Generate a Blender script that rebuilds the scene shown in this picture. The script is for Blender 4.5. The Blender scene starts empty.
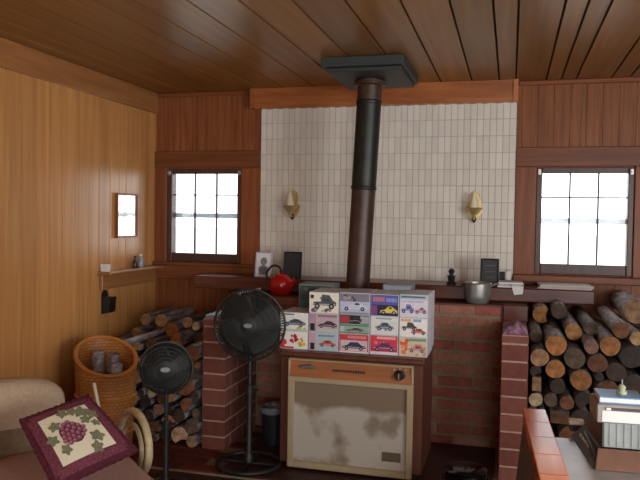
import bpy, math, random
from mathutils import Vector, Matrix
random.seed(7)
PI = math.pi
S = bpy.context.scene
COL = S.collection

# ------------------------------------------------------------------ camera
F_PX, PSI, TH, RHO = 708.85, 0.262538, 0.031787, 0.014847
CZ = 1.40
Fw = Vector((-math.sin(PSI)*math.cos(TH), math.cos(PSI)*math.cos(TH), -math.sin(TH)))
R0 = Vector((math.cos(PSI), math.sin(PSI), 0)); U0 = R0.cross(Fw)
Rv = R0*math.cos(RHO) + U0*math.sin(RHO); Uv = U0*math.cos(RHO) - R0*math.sin(RHO)
EYE = Vector((0, 0, CZ))
cd = bpy.data.cameras.new('camera'); cam = bpy.data.objects.new('camera', cd); COL.objects.link(cam)
cd.sensor_width = 36; cd.lens = F_PX/640*36; cd.clip_start = .05
cam.matrix_world = Matrix(((Rv.x, Uv.x, -Fw.x, 0), (Rv.y, Uv.y, -Fw.y, 0), (Rv.z, Uv.z, -Fw.z, CZ), (0, 0, 0, 1)))
S.camera = cam

def at(px, py, X=None, Y=None, Z=None):
    """world point where the sight line of a pixel meets a plane"""
    d = Fw + Rv*((px-320)/F_PX) - Uv*((py-240)/F_PX)
    if Y is not None: t = Y/d.y
    elif X is not None: t = X/d.x
    else: t = (Z-CZ)/d.z
    return EYE + d*t

# ------------------------------------------------------------------ materials
MATS = {}
def _new(name):
    m = bpy.data.materials.new(name); m.use_nodes = True
    nt = m.node_tree; b = nt.nodes['Principled BSDF']; MATS[name] = m
    return m, nt, b
def srgb(r, g, b):
    f = lambda c: (c/255/12.92) if c/255 <= .04045 else ((c/255+.055)/1.055)**2.4
    return (f(r), f(g), f(b), 1)
def plain(name, c, rough=.5, metal=0, spec=.5, noise=.12, nscale=25, bump=0, coat=0):
    m, nt, b = _new(name); N, L = nt.nodes, nt.links
    b.inputs['Roughness'].default_value = rough; b.inputs['Metallic'].default_value = metal
    b.inputs['Specular IOR Level'].default_value = spec; b.inputs['Coat Weight'].default_value = coat
    tc = N.new('ShaderNodeTexCoord'); nz = N.new('ShaderNodeTexNoise'); nz.inputs['Scale'].default_value = nscale
    nz.inputs['Detail'].default_value = 4
    L.new(tc.outputs['Object'], nz.inputs['Vector'])
    rp = N.new('ShaderNodeValToRGB')
    rp.color_ramp.elements[0].position = .3; rp.color_ramp.elements[1].position = .7
    rp.color_ramp.elements[0].color = [x*(1-noise) for x in c[:3]]+[1]
    rp.color_ramp.elements[1].color = [min(1, x*(1+noise)) for x in c[:3]]+[1]
    L.new(nz.outputs['Fac'], rp.inputs['Fac']); L.new(rp.outputs['Color'], b.inputs['Base Color'])
    if bump:
        bp = N.new('ShaderNodeBump'); bp.inputs['Strength'].default_value = bump; bp.inputs['Distance'].default_value = .01
        L.new(nz.outputs['Fac'], bp.inputs['Height']); L.new(bp.outputs['Normal'], b.inputs['Normal'])
    return m
def wood(name, ca, cb, axis='z', rough=.35, grain=38, stretch=16, var=.3, coat=0.0, spec=.5):
    m, nt, b = _new(name); N, L = nt.nodes, nt.links
    tc = N.new('ShaderNodeTexCoord'); geo = N.new('ShaderNodeNewGeometry')
    mul = N.new('ShaderNodeMath'); mul.operation = 'MULTIPLY'; mul.inputs[1].default_value = 37
    L.new(geo.outputs['Random Per Island'], mul.inputs[0])
    add = N.new('ShaderNodeVectorMath'); add.operation = 'ADD'
    L.new(tc.outputs['Object'], add.inputs[0]); L.new(mul.outputs[0], add.inputs[1])
    mp = N.new('ShaderNodeMapping'); s = [grain]*3; s['xyz'.index(axis)] = grain/stretch
    mp.inputs['Scale'].default_value = s; L.new(add.outputs[0], mp.inputs['Vector'])
    nz = N.new('ShaderNodeTexNoise'); nz.inputs['Scale'].default_value = 1; nz.inputs['Detail'].default_value = 5
    nz.inputs['Distortion'].default_value = .6
    L.new(mp.outputs[0], nz.inputs['Vector'])
    rp = N.new('ShaderNodeValToRGB'); rp.color_ramp.elements[0].position = .28; rp.color_ramp.elements[1].position = .68
    rp.color_ramp.elements[0].color = ca; rp.color_ramp.elements[1].color = cb
    L.new(nz.outputs['Fac'], rp.inputs['Fac'])
    mr = N.new('ShaderNodeMapRange'); mr.inputs['To Min'].default_value = 1-var; mr.inputs['To Max'].default_value = 1+var*.35
    L.new(geo.outputs['Random Per Island'], mr.inputs['Value'])
    mx = N.new('ShaderNodeVectorMath'); mx.operation = 'SCALE'
    L.new(rp.outputs['Color'], mx.inputs[0]); L.new(mr.outputs[0], mx.inputs['Scale'])
    L.new(mx.outputs[0], b.inputs['Base Color'])
    b.inputs['Roughness'].default_value = rough; b.inputs['Coat Weight'].default_value = coat
    b.inputs['Coat Roughness'].default_value = .15; b.inputs['Specular IOR Level'].default_value = spec
    bp = N.new('ShaderNodeBump'); bp.inputs['Strength'].default_value = .08; bp.inputs['Distance'].default_value = .004
    L.new(nz.outputs['Fac'], bp.inputs['Height']); L.new(bp.outputs['Normal'], b.inputs['Normal'])
    return m
def island(name, ca, cb, rough=.8, nscale=30, spec=.3, mottling=.25):
    """every brick / tile its own tone"""
    m, nt, b = _new(name); N, L = nt.nodes, nt.links
    geo = N.new('ShaderNodeNewGeometry'); rp = N.new('ShaderNodeValToRGB')
    rp.color_ramp.elements[0].color = ca; rp.color_ramp.elements[1].color = cb
    L.new(geo.outputs['Random Per Island'], rp.inputs['Fac'])
    tc = N.new('ShaderNodeTexCoord'); nz = N.new('ShaderNodeTexNoise'); nz.inputs['Scale'].default_value = nscale; nz.inputs['Detail'].default_value = 5
    L.new(tc.outputs['Object'], nz.inputs['Vector'])
    mr = N.new('ShaderNodeMapRange'); mr.inputs['To Min'].default_value = 1-mottling; mr.inputs['To Max'].default_value = 1+mottling
    L.new(nz.outputs['Fac'], mr.inputs['Value'])
    mx = N.new('ShaderNodeVectorMath'); mx.operation = 'SCALE'
    L.new(rp.outputs['Color'], mx.inputs[0]); L.new(mr.outputs[0], mx.inputs['Scale']); L.new(mx.outputs[0], b.inputs['Base Color'])
    b.inputs['Roughness'].default_value = rough; b.inputs['Specular IOR Level'].default_value = spec
    bp = N.new('ShaderNodeBump'); bp.inputs['Strength'].default_value = .25; bp.inputs['Distance'].default_value = .004
    L.new(nz.outputs['Fac'], bp.inputs['Height']); L.new(bp.outputs['Normal'], b.inputs['Normal'])
    return m

M_ceil = wood('ceiling planks', srgb(130, 86, 38), srgb(160, 112, 54), 'y', rough=.33, grain=26, stretch=26, var=.22, spec=.3)
M_pine = wood('honey pine panelling', srgb(186, 126, 70), srgb(210, 152, 90), 'z', rough=.3, grain=26, stretch=24, var=.16)
M_red = wood('red brown panelling', srgb(116, 64, 36), srgb(154, 94, 54), 'z', rough=.42, grain=46, stretch=22, var=.07, spec=.25)
M_trimx = wood('trim across', srgb(122, 66, 38), srgb(150, 88, 52), 'x', rough=.4, grain=30, spec=.3)
M_trimy = wood('trim along', srgb(158, 100, 56), srgb(184, 126, 74), 'y', rough=.35, grain=30)
M_trimz = wood('trim upright', srgb(124, 68, 38), srgb(152, 90, 52), 'z', rough=.4, grain=30, spec=.3)
M_header = wood('header board', srgb(148, 82, 42), srgb(188, 116, 64), 'x', rough=.32, grain=22, stretch=9)
M_mantle = wood('mantel wood', srgb(84, 38, 26), srgb(112, 56, 38), 'x', rough=.28, grain=26)
M_gap = plain('dark groove', srgb(40, 24, 14), .9)
M_sash = wood('dark sash', srgb(74, 46, 38), srgb(98, 64, 52), 'z', rough=.4)
M_pale = plain('pale storm rail', srgb(190, 205, 215), .5)
M_brick = island('pier brick', srgb(110, 62, 52), srgb(132, 82, 70), mottling=.35)
M_brickd = island('recess brick', srgb(146, 78, 66), srgb(162, 118, 96), mottling=.5)
M_pave = island('dark paving brick', srgb(80, 36, 32), srgb(106, 48, 40), mottling=.25)
M_mort = plain('pale mortar', srgb(170, 140, 122), .9, nscale=60)
M_mortd = plain('brown mortar', srgb(136, 120, 98), .9, nscale=60)
M_tile = island('cream tile', srgb(218, 211, 198), srgb(230, 224, 212), rough=.35, spec=.4, mottling=.04)
M_grout = plain('grout', srgb(182, 174, 162), .9)
M_floor = wood('dark floor boards', srgb(58, 32, 26), srgb(82, 48, 38), 'y', rough=.5)
M_black = plain('black metal', srgb(26, 26, 26), .35, noise=.2)
M_blackm = plain('matte black', srgb(22, 22, 23), .6)
M_fan = plain('dark grey plastic', srgb(34, 36, 35), .45)
M_blade = plain('fan blade', srgb(30, 32, 31), .5)
M_cage = plain('cage wire', srgb(36, 39, 37), .55)
M_chrome = plain('badge silver', srgb(160, 160, 160), .3, metal=.8)
M_pipe = plain('blackened stovepipe', srgb(36, 38, 35), .45, metal=.3, noise=.35, nscale=12)
M_piper = plain('browned stovepipe', srgb(72, 52, 46), .45, metal=.3, noise=.3, nscale=10)
M_piprust = plain('scorched stovepipe', srgb(74, 52, 42), .5, metal=.25, noise=.5, nscale=22)
M_plate = plain('green grey sheet', srgb(48, 54, 51), .55, noise=.1)
M_cab = wood('heater cabinet', srgb(92, 52, 40), srgb(112, 66, 50), 'z', rough=.4, grain=20)
M_cream = plain('cream enamel', srgb(176, 160, 128), .4, noise=.05)
M_panel = wood('heater control panel', srgb(150, 92, 54), srgb(178, 114, 70), 'x', rough=.4, grain=26)
M_brass = plain('antique brass', srgb(206, 184, 128), .35, metal=.6, noise=.2)
M_dbrass = plain('dark brass', srgb(96, 74, 38), .4, metal=.7)
M_candle = plain('ivory candle', srgb(226, 216, 180), .5, noise=.03)
M_kettle = plain('red enamel', srgb(176, 28, 20), .22, noise=.05)
M_alu = plain('brushed aluminium', srgb(176, 178, 170), .35, metal=.75, noise=.1)
M_white = plain('white paper', srgb(225, 222, 216), .7, noise=.04)
M_lilac = plain('lilac paper', srgb(176, 172, 196), .6, noise=.1)
M_greyp = plain('grey ink', srgb(128, 132, 140), .7, noise=.3, nscale=60)
M_bluep = plain('blue grey paper', srgb(150, 160, 186), .6, noise=.15)
M_tan = plain('tan wood', srgb(176, 132, 88), .6)
M_slate = plain('black slate', srgb(38, 40, 42), .5, noise=.2, nscale=60)
M_sketch = plain('grey line', srgb(88, 92, 96), .6)
M_gloss = plain('gloss black', srgb(14, 14, 15), .1, noise=.05)
M_bin = plain('dark blue plastic', srgb(30, 36, 46), .4)
M_bingrey = plain('grey bag', srgb(122, 128, 136), .4, bump=.3)
M_uphol = plain('beige upholstery', srgb(172, 150, 124), .9, noise=.1, nscale=70, bump=.1)
M_uphol2 = plain('brown upholstery', srgb(120, 98, 76), .9, noise=.15, nscale=50, bump=.1)
M_mauve = plain('mauve seat cloth', srgb(182, 150, 142), .9, noise=.1, nscale=70)
M_bent = wood('pale bentwood', srgb(176, 158, 122), srgb(198, 182, 146), 'x', rough=.35)
M_honey = wood('honey wood', srgb(186, 112, 46), srgb(212, 142, 70), 'z', rough=.3)
M_maroon = plain('maroon ruffle', srgb(76, 14, 34), .85, noise=.25, nscale=80, bump=.2)
M_border = plain('patterned maroon border', srgb(102, 44, 58), .85, noise=.55, nscale=110)
M_linen = plain('cream linen', srgb(212, 204, 176), .85, noise=.04, nscale=150)
M_leaf = plain('embroidered leaf', srgb(112, 112, 84), .85, noise=.3, nscale=140)
M_grape = plain('embroidered grape', srgb(132, 72, 88), .8, noise=.3, nscale=140)
M_table = wood('glossy orange table edge', srgb(236, 108, 16), srgb(250, 148, 42), 'y', rough=.16, grain=24, spec=.1)
M_tabled = wood('dark table side', srgb(80, 50, 34), srgb(100, 66, 46), 'z', rough=.5)
M_tabtop = plain('grey tabletop', srgb(150, 146, 144), .3, noise=.1)
M_tabtrim = plain('beige tabletop rim', srgb(206, 184, 150), .4)
M_mach = plain('charcoal plastic', srgb(58, 52, 52), .4)
M_machf = plain('bronze front', srgb(146, 110, 92), .35, metal=.2)
M_silver = plain('ribbed silver', srgb(126, 130, 126), .4, metal=.3)
M_key = plain('white key', srgb(220, 220, 216), .4)
M_greyb = plain('grey carton', srgb(150, 146, 140), .6)
M_blueb = plain('blue cover', srgb(112, 158, 208), .45, noise=.1)
M_olive = plain('pale green glass', srgb(170, 176, 140), .2)
M_orange = plain('orange pottery', srgb(190, 106, 56), .35)
M_bottle = plain('dark brown bottle', srgb(60, 46, 38), .2)
M_bluegl = plain('clear blue glass', srgb(140, 160, 176), .15)

def basket_mat():
    m, nt, b = _new('woven cane'); N, L = nt.nodes, nt.links
    tc = N.new('ShaderNodeTexCoord'); br = N.new('ShaderNodeTexBrick')
    br.inputs['Scale'].default_value = 14; br.inputs['Color1'].default_value = srgb(196, 132, 68); br.inputs['Color2'].default_value = srgb(176, 112, 56)
    br.inputs['Mortar'].default_value = srgb(128, 78, 38); br.inputs['Mortar Size'].default_value = .025
    sx = N.new('ShaderNodeSeparateXYZ'); cx = N.new('ShaderNodeCombineXYZ'); ad = N.new('ShaderNodeMath')
    L.new(tc.outputs['Object'], sx.inputs[0]); L.new(sx.outputs['X'], ad.inputs[0]); L.new(sx.outputs['Y'], ad.inputs[1])
    L.new(ad.outputs[0], cx.inputs['X']); L.new(sx.outputs['Z'], cx.inputs['Y']); L.new(cx.outputs[0], br.inputs['Vector'])
    L.new(br.outputs['Color'], b.inputs['Base Color']); b.inputs['Roughness'].default_value = .4
    bp = N.new('ShaderNodeBump'); bp.inputs['Strength'].default_value = .5; bp.inputs['Distance'].default_value = .006
    L.new(br.outputs['Fac'], bp.inputs['Height']); bp.invert = True; L.new(bp.outputs['Normal'], b.inputs['Normal'])
    return m
M_cane = basket_mat()

def blotched_mat():
    """the heater's front grille: beige sheet with whitish blotches below an uneven edge"""
    m, nt, b = _new('blotched beige grille'); N, L = nt.nodes, nt.links
    tc = N.new('ShaderNodeTexCoord'); nz = N.new('ShaderNodeTexNoise'); nz.inputs['Scale'].default_value = 5.5; nz.inputs['Detail'].default_value = 3
    L.new(tc.outputs['Object'], nz.inputs['Vector'])
    rp = N.new('ShaderNodeValToRGB'); e = rp.color_ramp.elements
    e[0].position = .40; e[0].color = srgb(140, 128, 108); e[1].position = .54; e[1].color = srgb(190, 184, 172)
    L.new(nz.outputs['Fac'], rp.inputs['Fac'])
    sx = N.new('ShaderNodeSeparateXYZ'); L.new(tc.outputs['Object'], sx.inputs[0])
    nz2 = N.new('ShaderNodeTexNoise'); nz2.inputs['Scale'].default_value = 7; L.new(tc.outputs['Object'], nz2.inputs['Vector'])
    ma = N.new('ShaderNodeMath'); ma.operation = 'MULTIPLY_ADD'; ma.inputs[1].default_value = .09
    L.new(nz2.outputs['Fac'], ma.inputs[0]); L.new(sx.outputs['Z'], ma.inputs[2])
    mr = N.new('ShaderNodeMapRange'); mr.inputs['From Min'].default_value = .405; mr.inputs['From Max'].default_value = .43
    mr.inputs['To Min'].default_value = 1; mr.inputs['To Max'].default_value = 0
    L.new(ma.outputs[0], mr.inputs['Value'])
    mx = N.new('ShaderNodeMix'); mx.data_type = 'RGBA'; mx.inputs['A'].default_value = srgb(132, 116, 94)
    L.new(mr.outputs[0], mx.inputs['Factor']); L.new(rp.outputs['Color'], mx.inputs['B'])
    L.new(mx.outputs['Result'], b.inputs['Base Color']); b.inputs['Roughness'].default_value = .55
    return m
M_blotch = blotched_mat()

def bark_mat():
    m, nt, b = _new('bark'); N, L = nt.nodes, nt.links
    tc = N.new('ShaderNodeTexCoord'); mp = N.new('ShaderNodeMapping'); mp.inputs['Scale'].default_value = (40, 9, 40)
    L.new(tc.outputs['Object'], mp.inputs['Vector'])
    nz = N.new('ShaderNodeTexNoise'); nz.inputs['Scale'].default_value = 1; nz.inputs['Detail'].default_value = 6
    L.new(mp.outputs[0], nz.inputs['Vector'])
    oi = N.new('ShaderNodeObjectInfo'); rp = N.new('ShaderNodeValToRGB'); e = rp.color_ramp.elements
    e[0].position = .3; e[0].color = srgb(78, 68, 64); e[1].position = .70; e[1].color = srgb(188, 182, 184)
    L.new(nz.outputs['Fac'], rp.inputs['Fac'])
    mr = N.new('ShaderNodeMapRange'); mr.inputs['To Min'].default_value = .5; mr.inputs['To Max'].default_value = 1.15
    L.new(oi.outputs['Random'], mr.inputs['Value'])
    mx = N.new('ShaderNodeVectorMath'); mx.operation = 'SCALE'
    L.new(rp.outputs['Color'], mx.inputs[0]); L.new(mr.outputs[0], mx.inputs['Scale']); L.new(mx.outputs[0], b.inputs['Base Color'])
    b.inputs['Roughness'].default_value = .75
    bp = N.new('ShaderNodeBump'); bp.inputs['Strength'].default_value = .5; bp.inputs['Distance'].default_value = .008
    L.new(nz.outputs['Fac'], bp.inputs['Height']); L.new(bp.outputs['Normal'], b.inputs['Normal'])
    return m
M_bark = bark_mat()
def cut_mat():
    m, nt, b = _new('sawn end grain'); N, L = nt.nodes, nt.links
    tc = N.new('ShaderNodeTexCoord'); oi = N.new('ShaderNodeObjectInfo')
    mp = N.new('ShaderNodeMapping'); mp.inputs['Scale'].default_value = (1, 0, 1); L.new(tc.outputs['Object'], mp.inputs['Vector'])
    wv = N.new('ShaderNodeTexWave'); wv.wave_type = 'RINGS'; wv.rings_direction = 'SPHERICAL'
    wv.inputs['Scale'].default_value = 26; wv.inputs['Distortion'].default_value = 3; wv.inputs['Detail'].default_value = 2
    L.new(mp.outputs[0], wv.inputs['Vector'])
    nz = N.new('ShaderNodeTexNoise'); nz.inputs['Scale'].default_value = 26; nz.inputs['Detail'].default_value = 4
    L.new(tc.outputs['Object'], nz.inputs['Vector'])
    a = N.new('ShaderNodeMapRange'); a.inputs['To Min'].default_value = .84; a.inputs['To Max'].default_value = 1.05; L.new(wv.outputs['Fac'], a.inputs['Value'])
    c = N.new('ShaderNodeMapRange'); c.inputs['From Min'].default_value = .3; c.inputs['From Max'].default_value = .7; c.inputs['To Min'].default_value = .35; c.inputs['To Max'].default_value = 1.5; L.new(nz.outputs['Fac'], c.inputs['Value'])
    mm = N.new('ShaderNodeMath'); mm.operation = 'MULTIPLY'; L.new(a.outputs[0], mm.inputs[0]); L.new(c.outputs[0], mm.inputs[1])
    mx = N.new('ShaderNodeVectorMath'); mx.operation = 'SCALE'; L.new(oi.outputs['Color'], mx.inputs[0]); L.new(mm.outputs[0], mx.inputs['Scale'])
    L.new(mx.outputs[0], b.inputs['Base Color']); b.inputs['Roughness'].default_value = .8
    return m
M_cut = cut_mat()
def glass_mat(name, tint=(1, 1, 1, 1), base=.04):
    m = bpy.data.materials.new(name); m.use_nodes = True; nt = m.node_tree; N, L = nt.nodes, nt.links
    N.remove(N['Principled BSDF']); out = N['Material Output']
    t = N.new('ShaderNodeBsdfTransparent'); t.inputs[0].default_value = tint
    g = N.new('ShaderNodeBsdfGlossy'); g.inputs['Roughness'].default_value = .02
    fr = N.new('ShaderNodeFresnel'); fr.inputs['IOR'].default_value = 1.45
    mx = N.new('ShaderNodeMixShader'); L.new(fr.outputs[0], mx.inputs[0]); L.new(t.outputs[0], mx.inputs[1]); L.new(g.outputs[0], mx.inputs[2])
    L.new(mx.outputs[0], out.inputs[0]); return m
M_glass = glass_mat('window glass')
M_picglass = plain('mirror glass', srgb(235, 235, 232), .14, metal=.95, noise=.01)
def flat(key, rgb, rough=.45):
    if key not in MATS: plain(key, srgb(*rgb), rough, noise=.06, nscale=40)
    return MATS[key]

# ------------------------------------------------------------------ mesh builder
def ang(a): return (math.cos(a), math.sin(a))
class MB:
    def __init__(s): s.v, s.f, s.m, s.mats = [], [], [], []
    def mi(s, mat):
        if mat not in s.mats: s.mats.append(mat)
        return s.mats.index(mat)
    def add(s, vs, fs, mat):
        k = len(s.v); i = s.mi(mat); s.v += [Vector(v) for v in vs]
        for f in fs: s.f.append([k+j for j in f]); s.m.append(i)
        return s
    def box(s, a, b, mat, R=None, c=None):
        a, b = [min(x, y) for x, y in zip(a, b)], [max(x, y) for x, y in zip(a, b)]
        vs = [Vector((x, y, z)) for x in (a[0], b[0]) for y in (a[1], b[1]) for z in (a[2], b[2])]
        if R is not None:
            c = Vector(c); vs = [c + R @ (v-c) for v in vs]
        return s.add(vs, [(0, 1, 3, 2), (4, 6, 7, 5), (0, 4, 5, 1), (2, 3, 7, 6), (0, 2, 6, 4), (1, 5, 7, 3)], mat)
    def cbox(s, a, b, ch, mat, R=None, c=None):
        """box with bevelled edges"""
        a, b = [min(x, y) for x, y in zip(a, b)], [max(x, y) for x, y in zip(a, b)]
        ch = min(ch, min(b[i]-a[i] for i in range(3))*.45)
        vs, idx = [], {}
        for x in (0, 1):
            for y in (0, 1):
                for z in (0, 1):
                    for ax in range(3):
                        p = []
                        for i, t in enumerate((x, y, z)):
                            inn = 0 if i == ax else ch
                            p.append(b[i]-inn if t else a[i]+inn)
                        idx[(x, y, z, ax)] = len(vs); vs.append(Vector(p))
        fs = []
        for ax in range(3):
            o = [i for i in range(3) if i != ax]
            for t in (0, 1):
                q = []
                for u, w in ((0, 0), (1, 0), (1, 1), (0, 1)):
                    k = [0, 0, 0]; k[ax] = t; k[o[0]] = u; k[o[1]] = w; q.append(idx[(*k, ax)])
                fs.append(q)
            for u in (0, 1):
                for w in (0, 1):
                    k0 = [0, 0, 0]; k1 = [0, 0, 0]
                    k0[o[0]] = k1[o[0]] = u; k0[o[1]] = k1[o[1]] = w; k0[ax] = 0; k1[ax] = 1
                    fs.append([idx[(*k0, o[0])], idx[(*k1, o[0])], idx[(*k1, o[1])], idx[(*k0, o[1])]])
        for x in (0, 1):
            for y in (0, 1):
                for z in (0, 1): fs.append([idx[(x, y, z, i)] for i in range(3)])
        if R is not None:
            c = Vector(c); vs = [c + R @ (v-c) for v in vs]
        return s.add(vs, fs, mat)
    def prism(s, poly, d, mat, close=True):
        """extrude a 3-D polygon by vector d"""
        n = len(poly); d = Vector(d); vs = [Vector(p) for p in poly] + [Vector(p)+d for p in poly]
        fs = [(i, (i+1) % n, n+(i+1) % n, n+i) for i in range(n)]
        if close: fs += [tuple(range(n))[::-1], tuple(range(n, 2*n))]
        return s.add(vs, fs, mat)
    def tube(s, pts, r, mat, n=10, closed=False, caps=True):
        pts = [Vector(p) for p in pts]; m = len(pts); rs = r if isinstance(r, (list, tuple)) else [r]*m
        vs, fs = [], []; ref = None
        for i, p in enumerate(pts):
            if closed: t = pts[(i+1) % m]-pts[i-1]
            else: t = pts[min(i+1, m-1)]-pts[max(i-1, 0)]
            t.normalize()
            if ref is None: ref = t.orthogonal().normalized()
            ref = (ref - t*ref.dot(t)).normalized(); bi = t.cross(ref)
            for k in range(n):
                c_, s_ = ang(2*PI*k/n); vs.append(p + (ref*c_+bi*s_)*rs[i])
        for i in range(m if closed else m-1):
            j = (i+1) % m
            off = 0
            if closed and j == 0:
                off = min(range(n), key=lambda o: sum((vs[i*n+k]-vs[(k+o) % n]).length for k in range(n)))
            for k in range(n):
                k2 = (k+1) % n; fs.append((i*n+k, i*n+k2, j*n+(k2+off) % n, j*n+(k+off) % n))
        if caps and not closed: fs += [tuple(range(n))[::-1], tuple(range((m-1)*n, m*n))]
        return s.add(vs, fs, mat)
    def lathe(s, prof, o, mat, n=28, R=None, sx=1, sy=1):
        """prof of (radius, height) round +Z at o; closed where radius is 0"""
        o = Vector(o); vs, fs, rows = [], [], []
        for r, z in prof:
            if r < 1e-6: rows.append([len(vs)]); vs.append(Vector((0, 0, z)))
            else:
                rows.append(list(range(len(vs), len(vs)+n)))
                for k in range(n): c_, s_ = ang(2*PI*k/n); vs.append(Vector((r*c_*sx, r*s_*sy, z)))
        for a, b in zip(rows, rows[1:]):
            for k in range(n):
                k2 = (k+1) % n
                q = [a[k % len(a)], a[k2 % len(a)], b[k2 % len(b)], b[k % len(b)]]
                q2 = []
                for x in q:
                    if x not in q2: q2.append(x)
                if len(q2) > 2: fs.append(q2)
        vs = [o + ((R @ v) if R is not None else v) for v in vs]
        return s.add(vs, fs, mat)
    def grid(s, fn, nu, nv, mat):
        vs = [fn(i/nu, j/nv) for i in range(nu+1) for j in range(nv+1)]
        fs = [(i*(nv+1)+j, (i+1)*(nv+1)+j, (i+1)*(nv+1)+j+1, i*(nv+1)+j+1) for i in range(nu) for j in range(nv)]
        return s.add(vs, fs, mat)
    def build(s, name, parent=None, org=None, smooth=False, bevel=0, color=None, fix=True):
        o3 = Vector(parent['_w']) if parent is not None else Vector((0, 0, 0))
        if org is not None: o3 = Vector(org)
        me = bpy.data.meshes.new(name); me.from_pydata([v-o3 for v in s.v], [], s.f)
        for m in s.mats: me.materials.append(m)
        for p, i in zip(me.polygons, s.m): p.material_index = i; p.use_smooth = bool(smooth)
        if fix:
            import bmesh
            bm = bmesh.new(); bm.from_mesh(me); bmesh.ops.recalc_face_normals(bm, faces=bm.faces[:]); bm.to_mesh(me); bm.free()
        if smooth:
            try: me.set_sharp_from_angle(angle=math.radians(smooth if smooth > 2 else 40))
            except Exception: pass
        ob = bpy.data.objects.new(name, me); COL.objects.link(ob)
        ob['_w'] = list(o3)
        if parent is not None:
            ob.parent = parent; ob.location = o3 - Vector(parent['_w'])
        else: ob.location = o3
        if bevel:
            bv = ob.modifiers.new('bevel', 'BEVEL'); bv.width = bevel; bv.segments = 2; bv.limit_method = 'ANGLE'
        if color: ob.color = color
        return ob
def tag(o, label=None, cat=None, group=None, kind=None):
    if label: o['label'] = label
    if cat: o['category'] = cat
    if group: o['group'] = group
    if kind: o['kind'] = kind
    return o
def thing(name, loc, label, cat, group=None):
    o = bpy.data.objects.new(name, None); COL.objects.link(o); o.location = loc; o.empty_display_size = .05
    o['_w'] = list(loc); return tag(o, label, cat, group)
def struct(mb, name, label=None, **k):
    o = mb.build(name, **k); return tag(o, label, kind='structure')

# ------------------------------------------------------------------ the room
XL, XR, YB, YF, H = -2.618, 2.6, 4.90, -2.4, 2.32
W1 = (-2.518, -1.919, 1.05, 1.75)     # window openings x0, x1, z0, z1
W2 = (0.158, 0.757, 1.05, 1.75)

b = MB(); x = XL-.1
while x < XR+.1:
    w = .13; b.box((x+.0015, YF-.1, -.04), (x+w-.0015, YB+.1, 0), M_floor); x += w
b.box((XL-.1, YF-.1, -.06), (XR+.1, YB+.1, -.03), M_gap)
struct(b, 'floor', 'dark floor')

# ceiling planks run away from the viewer, with grooves at irregular spacing
g = [-2.7, -2.5, -2.36, -2.2, -2.05, -1.918, -1.761, -1.586, -1.359, -1.14, -.92, -.70, -.473, -.272, -.094, .011, .202, .295, .387, .60, .71, .95, 1.16, 1.28, 1.5, 1.72, 1.83, 2.05, 2.27, 2.38, 2.7]
b = MB(); b.box((XL-.1, YF-.1, H+.012), (XR+.1, YB+.1, H+.06), M_gap)
for a, c in zip(g, g[1:]):
    e = .0042; t = .002
    b.prism([(a+e, YF-.1, H+.014), (a+e, YF-.1, H+.006), (a+e+t, YF-.1, H), (c-e-t, YF-.1, H), (c-e, YF-.1, H+.006), (c-e, YF-.1, H+.014)], (0, YB-YF+.2, 0), M_ceil)
struct(b, 'ceiling', 'glossy brown plank ceiling')

def vboards(b, edges, f0, fdir, axis, zr, mat, holes=(), e=.0022, t=.0016):
    """upright boards on a wall: axis 'x' or 'y' runs along the wall, fdir is the side facing the room"""
    for a, c in zip(edges, edges[1:]):
        spans = [zr]
        for (h0, h1, z0, z1) in holes:
            if a < h1-1e-4 and c > h0+1e-4: spans = [(zr[0], z0), (z1, zr[1])]
        for (z0, z1) in spans:
            prof = [(a+e, .014), (a+e, .005), (a+e+t, 0), (c-e-t, 0), (c-e, .005), (c-e, .014)]
            pts = [((u, f0-fdir*d, z0) if axis == 'x' else (f0-fdir*d, u, z0)) for u, d in prof]
            b.prism(pts, (0, 0, z1-z0), mat)
# left wall
ed = [YF-.1]
while ed[-1] < 2.95: ed.append(ed[-1]+random.choice((.1, .13, .16, .2)))
ed += [3.10, 3.231, 3.359, 3.497, 3.606, 3.735, 3.862, 4.014, 4.128, 4.261, 4.375, 4.467, 4.662, 4.81, 4.95]
b = MB(); vboards(b, ed, XL, 1, 'y', (0, H), M_pine); b.box((XL-.012, YF-.1, 0), (XL-.08, YB+.1, H), M_gap)
struct(b, 'wall_left', 'honey pine plank wall')
# back wall
ed = [XL]
for stop in (W1[0], W1[1], W2[0], W2[1], XR+.05):
    n = max(1, round((stop-ed[-1])/.105)); a0 = ed[-1]
    ed += [a0+(stop-a0)*(k+1)/n for k in range(n)]
b = MB(); vboards(b, ed, YB, -1, 'x', (0, H), M_red, (W1, W2), e=.0006, t=.0006)
for (h0, h1, z0, z1) in [(XL-.1, W1[0], 0, H), (W1[0], W1[1], 0, W1[2]), (W1[0], W1[1], W1[3], H), (W1[1], W2[0], 0, H), (W2[0], W2[1], 0, W2[2]), (W2[0], W2[1], W2[3], H), (W2[1], XR+.1, 0, H)]:
    b.box((h0, YB+.012, z0), (h1, YB+.1, z1), M_gap)
struct(b, 'wall_back', 'red brown panelled wall')
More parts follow.
